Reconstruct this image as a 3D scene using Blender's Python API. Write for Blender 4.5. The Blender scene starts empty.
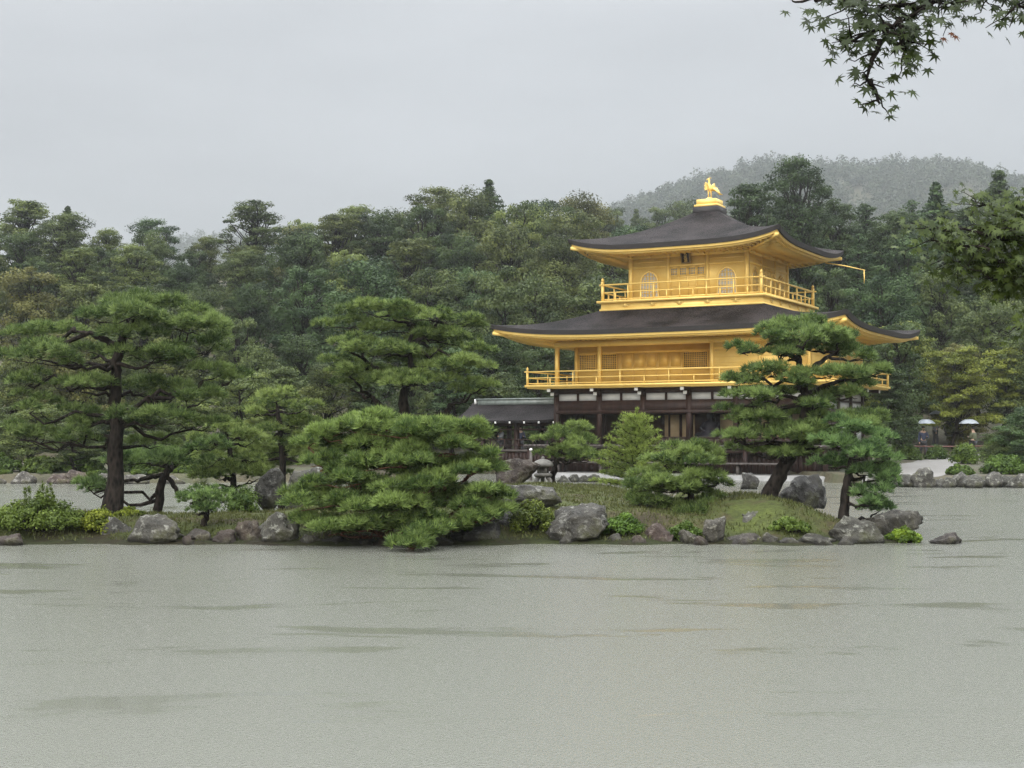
import bpy, math, random
import numpy as np
from mathutils import Vector, Matrix, noise as mnoise

# ------------------------------------------------------------------ camera, sky, sun, exposure
scene = bpy.context.scene
COL = scene.collection
R = math.radians
F, CX, CY, HZ, CAMH = 1420.0, 512.0, 384.0, 435.0, 1.85
PITCH = math.atan((HZ - CY) / F)

cam_data = bpy.data.cameras.new("camera")
cam_data.sensor_width = 36.0
cam_data.lens = 36.0 * F / 1024.0
cam_data.clip_start = 0.1
cam_data.clip_end = 5000.0
cam = bpy.data.objects.new("camera", cam_data)
COL.objects.link(cam)
cam.location = (0, 0, CAMH)
cam.rotation_euler = (math.pi / 2 + PITCH, 0, 0)
scene.camera = cam

SUN_EL, SUN_AZ = R(21), R(206)          # azimuth measured clockwise from +Y (north)
world = bpy.data.worlds.new("World")
scene.world = world
world.use_nodes = True
wn, wl = world.node_tree.nodes, world.node_tree.links
wn.clear()
w_out = wn.new('ShaderNodeOutputWorld')
w_bg = wn.new('ShaderNodeBackground')
w_bg.inputs['Strength'].default_value = 0.1
w_sky = wn.new('ShaderNodeTexSky')
w_sky.sky_type = 'NISHITA'
w_sky.sun_disc = False
w_sky.sun_elevation = SUN_EL
w_sky.sun_rotation = SUN_AZ
w_tc = wn.new('ShaderNodeTexCoord')
w_sep = wn.new('ShaderNodeSeparateXYZ')
wl.new(w_tc.outputs['Generated'], w_sep.inputs[0])
# overcast luminance rises from the horizon to the zenith
w_map = wn.new('ShaderNodeMapRange')
w_map.interpolation_type = 'SMOOTHSTEP'
w_map.inputs['From Min'].default_value = 0.26
w_map.inputs['From Max'].default_value = 0.9
w_map.inputs['To Min'].default_value = 3.7
w_map.inputs['To Max'].default_value = 34.0
wl.new(w_sep.outputs['Z'], w_map.inputs['Value'])
w_scale = wn.new('ShaderNodeMapping')
w_scale.inputs['Scale'].default_value = (1.5, 1.5, 5.0)
w_noise = wn.new('ShaderNodeTexNoise')
w_noise.inputs['Scale'].default_value = 1.6
w_noise.inputs['Detail'].default_value = 4.0
w_noise.inputs['Roughness'].default_value = 0.5
wl.new(w_tc.outputs['Generated'], w_scale.inputs['Vector'])
wl.new(w_scale.outputs[0], w_noise.inputs['Vector'])
w_nr = wn.new('ShaderNodeMapRange')
w_nr.inputs['From Min'].default_value = 0.3
w_nr.inputs['From Max'].default_value = 0.7
w_nr.inputs['To Min'].default_value = 0.82
w_nr.inputs['To Max'].default_value = 1.14
wl.new(w_noise.outputs['Fac'], w_nr.inputs['Value'])
w_mul = wn.new('ShaderNodeMath'); w_mul.operation = 'MULTIPLY'
wl.new(w_map.outputs[0], w_mul.inputs[0]); wl.new(w_nr.outputs[0], w_mul.inputs[1])
w_grey = wn.new('ShaderNodeVectorMath'); w_grey.operation = 'SCALE'
w_grey.inputs[0].default_value = (0.977, 1.0, 1.026)
wl.new(w_mul.outputs[0], w_grey.inputs['Scale'])
w_mix = wn.new('ShaderNodeMixRGB')
w_mix.inputs['Fac'].default_value = 0.94
wl.new(w_sky.outputs[0], w_mix.inputs[1]); wl.new(w_grey.outputs[0], w_mix.inputs[2])
wl.new(w_mix.outputs[0], w_bg.inputs['Color'])
wl.new(w_bg.outputs[0], w_out.inputs['Surface'])

sun_data = bpy.data.lights.new("sun", 'SUN')
sun_data.energy = 1.5
sun_data.angle = R(40)
sun_data.color = (1.0, 0.97, 0.92)
sun = bpy.data.objects.new("sun", sun_data)
COL.objects.link(sun)
sdir = Vector((math.sin(SUN_AZ) * math.cos(SUN_EL), math.cos(SUN_AZ) * math.cos(SUN_EL), math.sin(SUN_EL)))
sun.rotation_euler = sdir.to_track_quat('Z', 'Y').to_euler()

scene.view_settings.view_transform = 'Standard'
scene.view_settings.look = 'None'
scene.view_settings.exposure = 0.6
scene.view_settings.gamma = 1.0
scene.view_settings.use_curve_mapping = False
scene.cycles.max_bounces = 6
scene.cycles.diffuse_bounces = 3
scene.cycles.glossy_bounces = 3
scene.cycles.transmission_bounces = 3
scene.cycles.volume_bounces = 1
scene.cycles.use_denoising = True
scene.cycles.denoising_prefilter = 'NONE'
scene.cycles.caustics_reflective = False
scene.cycles.caustics_refractive = False
scene.cycles.sample_clamp_indirect = 6.0


def W(u, v, d):
    """the point seen at photo pixel (u, v) at distance d along the view's ground direction"""
    x = (u - CX) / F
    y = (CY - v) / F
    cy = math.cos(PITCH) - y * math.sin(PITCH)
    cz = math.sin(PITCH) + y * math.cos(PITCH)
    k = d / cy
    return Vector((x * k, d, CAMH + cz * k))


def pixel_u(x, y):
    return CX + F * x / y


# ------------------------------------------------------------------ mesh helpers
class MB:
    def __init__(self):
        self.V, self.FS, self.T, self.n = [], [], [], 0

    def add(self, V, Fc, tint=None):
        V = np.asarray(V, dtype=np.float32).reshape(-1, 3)
        self.V.append(V)
        if isinstance(Fc, np.ndarray):
            self.FS.append(Fc.astype(np.int64) + self.n)
        else:
            by = {}
            for f in Fc:
                by.setdefault(len(f), []).append(f)
            for k, fl in by.items():
                self.FS.append(np.array(fl, dtype=np.int64) + self.n)
        if tint is None:
            tint = np.full(len(V), 0.5, np.float32)
        self.T.append(np.broadcast_to(np.asarray(tint, dtype=np.float32), (len(V),)))
        self.n += len(V)
        return self

    def box(self, x0, x1, y0, y1, z0, z1, M=None):
        V = np.array([[x0, y0, z0], [x1, y0, z0], [x1, y1, z0], [x0, y1, z0],
                      [x0, y0, z1], [x1, y0, z1], [x1, y1, z1], [x0, y1, z1]], dtype=float)
        if M is not None:
            V = np.array([tuple(M @ Vector(p)) for p in V])
        self.add(V, [(0, 3, 2, 1), (4, 5, 6, 7), (0, 1, 5, 4), (1, 2, 6, 5), (2, 3, 7, 6), (3, 0, 4, 7)])
        return self

    def bar(self, a, b, w, h):
        a, b = Vector(a), Vector(b)
        L = (b - a).length
        q = (b - a).to_track_quat('X', 'Z').to_matrix().to_4x4()
        M = Matrix.Translation(a) @ q
        return self.box(0, L, -w / 2, w / 2, -h / 2, h / 2, M)

    def tube(self, pts, radii, sides=8, cap=True, rough=0.0, rng=None):
        P = np.array([tuple(p) for p in pts], dtype=float)
        n = len(P)
        T = np.gradient(P, axis=0)
        T /= np.linalg.norm(T, axis=1)[:, None] + 1e-9
        up = np.array([0.31, 0.17, 0.93])
        if abs(T[0] @ up) > 0.9:
            up = np.array([1.0, 0.1, 0.0])
        rings = []
        a = np.cross(T[0], up); a /= np.linalg.norm(a)
        for i in range(n):
            a = a - T[i] * (a @ T[i]); a /= np.linalg.norm(a) + 1e-9
            b = np.cross(T[i], a)
            ang = np.linspace(0, 2 * np.pi, sides, endpoint=False)
            rr = radii[i] * np.ones(sides)
            if rough and rng is not None:
                rr = rr * (1 + rng.uniform(-rough, rough, sides))
            rings.append(P[i] + rr[:, None] * (np.cos(ang)[:, None] * a + np.sin(ang)[:, None] * b))
        V = np.concatenate(rings)
        fs = []
        for i in range(n - 1):
            for j in range(sides):
                k = (j + 1) % sides
                fs.append((i * sides + j, i * sides + k, (i + 1) * sides + k, (i + 1) * sides + j))
        if cap:
            fs.append(tuple(range(sides - 1, -1, -1)))
            fs.append(tuple((n - 1) * sides + j for j in range(sides)))
        return self.add(V, fs)

    def lathe(self, prof, sides=16, center=(0, 0, 0), sq=False):
        ang = np.linspace(0, 2 * np.pi, sides, endpoint=False)
        V = np.concatenate([np.stack([center[0] + r * np.cos(ang), center[1] + r * np.sin(ang),
                                      np.full(sides, center[2] + z)], 1) for r, z in prof])
        fs = []
        for i in range(len(prof) - 1):
            for j in range(sides):
                k = (j + 1) % sides
                fs.append((i * sides + j, i * sides + k, (i + 1) * sides + k, (i + 1) * sides + j))
        fs.append(tuple(range(sides - 1, -1, -1)))
        fs.append(tuple((len(prof) - 1) * sides + j for j in range(sides)))
        return self.add(V, fs)

    def ellipsoid(self, c, r, seg=12, rings=8, M=None):
        V, fs = [], []
        for i in range(rings + 1):
            th = math.pi * i / rings
            for j in range(seg):
                ph = 2 * math.pi * j / seg
                V.append(Vector((r[0] * math.sin(th) * math.cos(ph), r[1] * math.sin(th) * math.sin(ph), r[2] * math.cos(th))))
        if M is not None:
            V = [M @ p for p in V]
        V = [tuple(p + Vector(c)) for p in V]
        for i in range(rings):
            for j in range(seg):
                k = (j + 1) % seg
                fs.append((i * seg + j, (i + 1) * seg + j, (i + 1) * seg + k, i * seg + k))
        return self.add(V, fs)

    def mesh(self, name, mat=None, smooth=False):
        me = bpy.data.meshes.new(name)
        if self.n:
            V = np.concatenate(self.V)
            me.vertices.add(len(V))
            me.vertices.foreach_set('co', V.astype(np.float32).ravel())
            loops = np.concatenate([f.ravel() for f in self.FS])
            sizes = np.concatenate([np.full(len(f), f.shape[1]) for f in self.FS])
            me.loops.add(len(loops))
            me.loops.foreach_set('vertex_index', loops.astype(np.int32))
            me.polygons.add(len(sizes))
            starts = np.concatenate([[0], np.cumsum(sizes)[:-1]])
            me.polygons.foreach_set('loop_start', starts.astype(np.int32))
            if smooth:
                me.polygons.foreach_set('use_smooth', np.ones(len(sizes), dtype=bool))
            at = me.attributes.new('tint', 'FLOAT', 'POINT')
            at.data.foreach_set('value', np.concatenate(self.T).astype(np.float32))
            me.update(calc_edges=True)
            me.validate()
        if mat:
            me.materials.append(mat)
        return me

    def build(self, name, mat=None, parent=None, smooth=False, loc=None):
        o = bpy.data.objects.new(name, self.mesh(name, mat, smooth))
        COL.objects.link(o)
        if parent:
            o.parent = parent
        if loc is not None:
            o.location = loc
        return o


def empty(name, loc=(0, 0, 0), rz=0.0):
    o = bpy.data.objects.new(name, None)
    o.empty_display_size = 0.3
    COL.objects.link(o)
    o.location = loc
    o.rotation_euler = (0, 0, rz)
    return o


def tag(o, label=None, cat=None, group=None, kind=None):
    if label: o['label'] = label
    if cat: o['category'] = cat
    if group: o['group'] = group
    if kind: o['kind'] = kind
    return o


def copy_tree(o, parent=None):
    c = o.copy()
    COL.objects.link(c)
    if parent:
        c.parent = parent
    for ch in list(o.children):
        copy_tree(ch, c)
    return c


# ------------------------------------------------------------------ materials
def new_mat(name):
    m = bpy.data.materials.new(name)
    m.use_nodes = True
    nt = m.node_tree
    b = nt.nodes['Principled BSDF']
    return m, nt, b


def noise_node(nt, scale, detail=4.0, rough=0.55, coord='Object', vec_scale=None):
    tc = nt.nodes.new('ShaderNodeTexCoord')
    n = nt.nodes.new('ShaderNodeTexNoise')
    n.inputs['Scale'].default_value = scale
    n.inputs['Detail'].default_value = detail
    n.inputs['Roughness'].default_value = rough
    if vec_scale:
        mp = nt.nodes.new('ShaderNodeMapping')
        mp.inputs['Scale'].default_value = vec_scale
        nt.links.new(tc.outputs[coord], mp.inputs[0])
        nt.links.new(mp.outputs[0], n.inputs['Vector'])
    else:
        nt.links.new(tc.outputs[coord], n.inputs['Vector'])
    return n


def ramp(nt, fac, stops):
    r = nt.nodes.new('ShaderNodeValToRGB')
    el = r.color_ramp.elements
    while len(el) < len(stops):
        el.new(0.5)
    for e, (p, c) in zip(el, stops):
        e.position = p
        e.color = (c[0], c[1], c[2], 1.0)
    nt.links.new(fac, r.inputs[0])
    return r


def bump(nt, height, strength, dist, b):
    bn = nt.nodes.new('ShaderNodeBump')
    bn.inputs['Strength'].default_value = strength
    bn.inputs['Distance'].default_value = dist
    nt.links.new(height, bn.inputs['Height'])
    nt.links.new(bn.outputs[0], b.inputs['Normal'])
    return bn


def mat_noise(name, stops, scale, rough=0.6, metallic=0.0, bstr=0.3, bdist=0.02, detail=5.0, vec_scale=None, spec=0.5):
    m, nt, b = new_mat(name)
    n = noise_node(nt, scale, detail, 0.6, vec_scale=vec_scale)
    r = ramp(nt, n.outputs['Fac'], stops)
    nt.links.new(r.outputs[0], b.inputs['Base Color'])
    b.inputs['Roughness'].default_value = rough
    b.inputs['Metallic'].default_value = metallic
    b.inputs['Specular IOR Level'].default_value = spec
    if bstr:
        bump(nt, n.outputs['Fac'], bstr, bdist, b)
    return m


def mat_foliage(name, dark, light, rough=0.5, transl=0.25, spec=0.3):
    m, nt, b = new_mat(name)
    at = nt.nodes.new('ShaderNodeAttribute'); at.attribute_name = 'tint'
    r = ramp(nt, at.outputs['Fac'], [(0.0, dark), (1.0, light)])
    oi = nt.nodes.new('ShaderNodeObjectInfo')
    mx = nt.nodes.new('ShaderNodeMixRGB'); mx.blend_type = 'MULTIPLY'; mx.inputs[0].default_value = 1.0
    nt.links.new(r.outputs[0], mx.inputs[1]); nt.links.new(oi.outputs['Color'], mx.inputs[2])
    nt.links.new(mx.outputs[0], b.inputs['Base Color'])
    b.inputs['Roughness'].default_value = rough
    b.inputs['Specular IOR Level'].default_value = spec
    tr = nt.nodes.new('ShaderNodeBsdfTranslucent')
    nt.links.new(mx.outputs[0], tr.inputs['Color'])
    ms = nt.nodes.new('ShaderNodeMixShader'); ms.inputs[0].default_value = transl
    nt.links.new(b.outputs[0], ms.inputs[1]); nt.links.new(tr.outputs[0], ms.inputs[2])
    out = [n for n in nt.nodes if n.type == 'OUTPUT_MATERIAL'][0]
    nt.links.new(ms.outputs[0], out.inputs['Surface'])
    return m


M = {}
M['needle'] = mat_foliage('pine_needles', (0.040, 0.068, 0.021), (0.225, 0.282, 0.096), 0.5, 0.3, 0.2)
M['leaf'] = mat_foliage('broad_leaves', (0.027, 0.042, 0.016), (0.124, 0.152, 0.054), 0.55, 0.25, 0.2)
M['bushleaf'] = mat_foliage('shrub_leaves', (0.030, 0.050, 0.010), (0.150, 0.195, 0.040), 0.5, 0.3, .2)
M['maple'] = mat_foliage('maple_leaves', (0.030, 0.050, 0.010), (0.100, 0.135, 0.030), 0.45, 0.35, 0.25)
M['farleaf'] = mat_foliage('hillside_leaves', (0.026, 0.040, 0.020), (0.075, 0.092, 0.048), 0.6, 0.15, 0.15)
M['grass'] = mat_foliage('short_grass', (0.045, 0.054, 0.014), (0.108, 0.116, 0.034), 0.6, 0.3)


def mat_bark(name, c0, c1, scale=9.0):
    m, nt, b = new_mat(name)
    n = noise_node(nt, scale, 6.0, 0.65, vec_scale=(1, 1, 0.35))
    tc = nt.nodes.new('ShaderNodeTexCoord')
    v = nt.nodes.new('ShaderNodeTexVoronoi'); v.inputs['Scale'].default_value = scale * 1.8
    mp = nt.nodes.new('ShaderNodeMapping'); mp.inputs['Scale'].default_value = (1, 1, 0.4)
    nt.links.new(tc.outputs['Object'], mp.inputs[0]); nt.links.new(mp.outputs[0], v.inputs['Vector'])
    ad = nt.nodes.new('ShaderNodeMath'); ad.operation = 'MULTIPLY'
    nt.links.new(n.outputs['Fac'], ad.inputs[0]); nt.links.new(v.outputs['Distance'], ad.inputs[1])
    r = ramp(nt, ad.outputs[0], [(0.05, c0), (0.4, c1)])
    nt.links.new(r.outputs[0], b.inputs['Base Color'])
    b.inputs['Roughness'].default_value = 0.8
    b.inputs['Specular IOR Level'].default_value = 0.08
    bump(nt, ad.outputs[0], 0.9, 0.04, b)
    return m


M['bark'] = mat_bark('wet_pine_bark', (0.005, 0.0045, 0.004), (0.030, 0.024, 0.020))
M['redbark'] = mat_bark('red_pine_bark', (0.022, 0.012, 0.009), (0.13, 0.062, 0.040))


def mat_gold(name, c0, c1, rough=0.46, metallic=0.28, planks=0.0):
    m, nt, b = new_mat(name)
    n = noise_node(nt, 1.7, 6.0, 0.6)
    n2 = noise_node(nt, 14.0, 3.0, 0.6, vec_scale=(1, 1, 2.5))
    mx = nt.nodes.new('ShaderNodeMath'); mx.operation = 'MULTIPLY_ADD'
    mx.inputs[1].default_value = 0.35
    nt.links.new(n2.outputs['Fac'], mx.inputs[0]); nt.links.new(n.outputs['Fac'], mx.inputs[2])
    r = ramp(nt, mx.outputs[0], [(0.42, c0), (0.86, c1)])
    nt.links.new(r.outputs[0], b.inputs['Base Color'])
    b.inputs['Metallic'].default_value = metallic
    b.inputs['Specular IOR Level'].default_value = 0.3
    rr = nt.nodes.new('ShaderNodeMapRange')
    rr.inputs['To Min'].default_value = rough - 0.1; rr.inputs['To Max'].default_value = rough + 0.14
    nt.links.new(n2.outputs['Fac'], rr.inputs['Value']); nt.links.new(rr.outputs[0], b.inputs['Roughness'])
    if planks:
        tc = nt.nodes.new('ShaderNodeTexCoord')
        sp = nt.nodes.new('ShaderNodeSeparateXYZ'); nt.links.new(tc.outputs['Object'], sp.inputs[0])
        d = nt.nodes.new('ShaderNodeMath'); d.operation = 'DIVIDE'; d.inputs[1].default_value = planks
        nt.links.new(sp.outputs['Z'], d.inputs[0])
        fr = nt.nodes.new('ShaderNodeMath'); fr.operation = 'FRACT'; nt.links.new(d.outputs[0], fr.inputs[0])
        pr = ramp(nt, fr.outputs[0], [(0.0, (0, 0, 0)), (0.07, (1, 1, 1)), (0.93, (1, 1, 1)), (1.0, (0, 0, 0))])
        bump(nt, pr.outputs[0], 0.6, 0.03, b)
    else:
        bump(nt, n2.outputs['Fac'], 0.12, 0.02, b)
    return m


M['gold'] = mat_gold('gold_leaf', (0.79, 0.525, 0.135), (0.89, 0.635, 0.205))
M['goldplank'] = mat_gold('gold_leaf_planks', (0.80, 0.55, 0.15), (0.89, 0.65, 0.22), planks=0.29)
M['goldlattice'] = mat_noise('gilded_lattice_backing', [(0.3, (0.22, 0.15, 0.06)), (0.7, (0.34, 0.24, 0.10))], 5.0, 0.5)
M['goldpane'] = mat_noise('papered_window_pane', [(0.3, (0.38, 0.35, 0.28)), (0.7, (0.52, 0.48, 0.40))], 5.0, 0.4)


def mat_shingle(name, c0, c1):
    m, nt, b = new_mat(name)
    n = noise_node(nt, 13.0, 5.0, 0.85, vec_scale=(1.0, 1.0, 3.0))
    n2 = noise_node(nt, 0.7, 4.0, 0.6)
    ad = nt.nodes.new('ShaderNodeMath'); ad.operation = 'MULTIPLY_ADD'; ad.inputs[1].default_value = 0.6
    nt.links.new(n2.outputs['Fac'], ad.inputs[0]); nt.links.new(n.outputs['Fac'], ad.inputs[2])
    r = ramp(nt, ad.outputs[0], [(0.70, c0), (0.90, c1)])
    nt.links.new(r.outputs[0], b.inputs['Base Color'])
    b.inputs['Roughness'].default_value = 0.7
    b.inputs['Specular IOR Level'].default_value = 0.10
    bump(nt, n.outputs['Fac'], 1.0, 0.08, b)
    return m


M['shingle'] = mat_shingle('bark_shingles', (0.003, 0.0025, 0.0025), (0.046, 0.038, 0.038))
M['shingle_edge'] = mat_noise('bark_shingle_edge', [(0.3, (0.012, 0.010, 0.010)), (0.7, (0.03, 0.025, 0.024))], 12.0, 0.7, vec_scale=(1, 1, 8))
M['shingle_dark'] = mat_shingle('dark_shingles', (0.006, 0.005, 0.005), (0.036, 0.031, 0.032))
M['wood'] = mat_noise('dark_wet_wood', [(0.3, (0.016, 0.009, 0.008)), (0.7, (0.045, 0.024, 0.019))], 6.0, 0.55, bstr=0.2, vec_scale=(1, 1, 0.3), spec=0.25)
M['woodgrey'] = mat_noise('weathered_deck_wood', [(0.3, (0.05, 0.042, 0.038)), (0.7, (0.10, 0.086, 0.08))], 5.0, 0.5, bstr=0.2, spec=0.3)
M['plaster'] = mat_noise('white_plaster', [(0.3, (0.46, 0.46, 0.45)), (0.7, (0.58, 0.58, 0.56))], 2.0, 0.7, bstr=0.05)
M['shoji'] = mat_noise('beige_sliding_panel', [(0.3, (0.40, 0.30, 0.17)), (0.7, (0.52, 0.40, 0.24))], 3.0, 0.6, bstr=0.05)
M['copper'] = mat_noise('weathered_copper', [(0.3, (0.13, 0.15, 0.14)), (0.7, (0.24, 0.27, 0.25))], 4.0, 0.4, bstr=0.1)
M['white'] = mat_noise('white_painted_tip', [(0.3, (0.7, 0.7, 0.68)), (0.7, (0.8, 0.8, 0.78))], 9.0, 0.6, bstr=0.0)
M['lacquer'] = mat_noise('dark_lacquer', [(0.3, (0.010, 0.010, 0.013)), (0.7, (0.025, 0.023, 0.028))], 6.0, 0.6, bstr=0.05, spec=0.15)
M['terrace'] = mat_noise('pale_terrace_stone', [(0.3, (0.15, 0.147, 0.14)), (0.7, (0.25, 0.245, 0.235))], 3.5, 0.5, bstr=0.2)
M['lantern'] = mat_noise('lichened_granite', [(0.3, (0.08, 0.075, 0.065)), (0.7, (0.21, 0.20, 0.18))], 9.0, 0.8, bstr=0.4)
M['gravel'] = mat_noise('pale_wet_gravel', [(0.3, (0.125, 0.118, 0.108)), (0.7, (0.195, 0.185, 0.172))], 30.0, 0.6, bstr=0.3)
M['redrope'] = mat_noise('faded_red_rail', [(0.3, (0.10, 0.04, 0.03)), (0.7, (0.17, 0.065, 0.05))], 4.0, 0.6, bstr=0.0)


def mat_rock(name, dark, mid, lichen):
    m, nt, b = new_mat(name)
    n = noise_node(nt, 2.3, 8.0, 0.68)
    n2 = noise_node(nt, 7.0, 6.0, 0.7)
    r = ramp(nt, n.outputs['Fac'], [(0.32, dark), (0.62, mid)])
    r2 = ramp(nt, n2.outputs['Fac'], [(0.54, (0, 0, 0)), (0.66, (1, 1, 1))])
    mx = nt.nodes.new('ShaderNodeMixRGB')
    nt.links.new(r2.outputs[0], mx.inputs[0]); nt.links.new(r.outputs[0], mx.inputs[1])
    mx.inputs[2].default_value = (*lichen, 1)
    n3 = noise_node(nt, 1.3, 5.0, 0.7)
    r3 = ramp(nt, n3.outputs['Fac'], [(0.53, (0, 0, 0)), (0.64, (.75, .75, .75))])
    ms = nt.nodes.new('ShaderNodeMixRGB')
    nt.links.new(r3.outputs[0], ms.inputs[0]); nt.links.new(mx.outputs[0], ms.inputs[1]); ms.inputs[2].default_value = (.062, .064, .024, 1)
    mx = ms
    oi = nt.nodes.new('ShaderNodeObjectInfo')
    ml = nt.nodes.new('ShaderNodeMixRGB'); ml.blend_type = 'MULTIPLY'; ml.inputs[0].default_value = 1
    nt.links.new(mx.outputs[0], ml.inputs[1]); nt.links.new(oi.outputs['Color'], ml.inputs[2])
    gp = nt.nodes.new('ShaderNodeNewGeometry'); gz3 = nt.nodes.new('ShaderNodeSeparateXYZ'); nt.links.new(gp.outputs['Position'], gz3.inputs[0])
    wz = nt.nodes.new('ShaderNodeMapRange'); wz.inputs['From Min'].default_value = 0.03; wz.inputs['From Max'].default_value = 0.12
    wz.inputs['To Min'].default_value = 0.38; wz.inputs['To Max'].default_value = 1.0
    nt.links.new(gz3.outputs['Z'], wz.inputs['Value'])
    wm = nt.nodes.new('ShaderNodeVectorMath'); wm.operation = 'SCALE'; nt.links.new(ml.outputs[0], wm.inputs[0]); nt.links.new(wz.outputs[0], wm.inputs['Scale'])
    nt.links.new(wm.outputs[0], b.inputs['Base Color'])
    b.inputs['Roughness'].default_value = 0.7
    b.inputs['Specular IOR Level'].default_value = 0.3
    ad = nt.nodes.new('ShaderNodeMath'); ad.operation = 'ADD'
    nt.links.new(n.outputs['Fac'], ad.inputs[0]); nt.links.new(n2.outputs['Fac'], ad.inputs[1])
    bump(nt, ad.outputs[0], 1.0, 0.12, b)
    return m


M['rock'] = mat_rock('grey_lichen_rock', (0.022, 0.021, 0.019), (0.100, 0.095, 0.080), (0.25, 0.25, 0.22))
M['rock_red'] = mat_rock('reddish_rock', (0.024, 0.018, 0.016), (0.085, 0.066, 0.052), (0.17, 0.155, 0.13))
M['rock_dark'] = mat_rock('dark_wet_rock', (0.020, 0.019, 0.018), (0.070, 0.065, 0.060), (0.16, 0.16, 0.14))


def mat_island():
    m, nt, b = new_mat('mossy_bank')
    n = noise_node(nt, 0.9, 6.0, 0.6)
    n2 = noise_node(nt, 11.0, 6.0, 0.7)
    r = ramp(nt, n.outputs['Fac'], [(0.32, (0.034, 0.027, 0.014)), (0.42, (0.052, 0.046, 0.019)), (0.52, (0.048, 0.060, 0.015)), (0.70, (0.072, 0.092, 0.021))])
    r2 = ramp(nt, n2.outputs['Fac'], [(0.3, (0.55, 0.55, 0.55)), (0.7, (1.25, 1.2, 1.1))])
    ml = nt.nodes.new('ShaderNodeMixRGB'); ml.blend_type = 'MULTIPLY'; ml.inputs[0].default_value = 1
    nt.links.new(r.outputs[0], ml.inputs[1]); nt.links.new(r2.outputs[0], ml.inputs[2])
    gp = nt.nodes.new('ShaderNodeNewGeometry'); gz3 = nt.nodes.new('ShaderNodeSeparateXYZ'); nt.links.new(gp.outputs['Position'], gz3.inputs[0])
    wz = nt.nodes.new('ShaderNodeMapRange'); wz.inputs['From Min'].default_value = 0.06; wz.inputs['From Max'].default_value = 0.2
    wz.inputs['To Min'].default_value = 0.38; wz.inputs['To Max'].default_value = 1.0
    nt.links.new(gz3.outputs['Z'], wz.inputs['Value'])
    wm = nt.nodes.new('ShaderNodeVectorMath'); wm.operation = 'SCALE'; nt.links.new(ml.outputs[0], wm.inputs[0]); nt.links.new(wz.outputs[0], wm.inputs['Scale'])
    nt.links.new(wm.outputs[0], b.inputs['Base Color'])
    b.inputs['Roughness'].default_value = 0.85
    b.inputs['Specular IOR Level'].default_value = 0.2
    bump(nt, n2.outputs['Fac'], 0.8, 0.05, b)
    return m


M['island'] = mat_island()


def mat_ground():
    m, nt, b = new_mat('garden_and_forest_floor')
    n = noise_node(nt, 0.25, 6.0, 0.6)
    n2 = noise_node(nt, 3.0, 6.0, 0.7)
    r = ramp(nt, n.outputs['Fac'], [(0.35, (0.030, 0.036, 0.016)), (0.5, (0.070, 0.058, 0.030)), (0.65, (0.050, 0.062, 0.024))])
    r2 = ramp(nt, n2.outputs['Fac'], [(0.3, (0.6, 0.6, 0.6)), (0.7, (1.2, 1.2, 1.2))])
    ml = nt.nodes.new('ShaderNodeMixRGB'); ml.blend_type = 'MULTIPLY'; ml.inputs[0].default_value = 1
    nt.links.new(r.outputs[0], ml.inputs[1]); nt.links.new(r2.outputs[0], ml.inputs[2])
    nt.links.new(ml.outputs[0], b.inputs['Base Color'])
    b.inputs['Roughness'].default_value = 0.85
    bump(nt, n2.outputs['Fac'], 0.6, 0.2, b)
    return m


M['ground'] = mat_ground()


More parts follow.
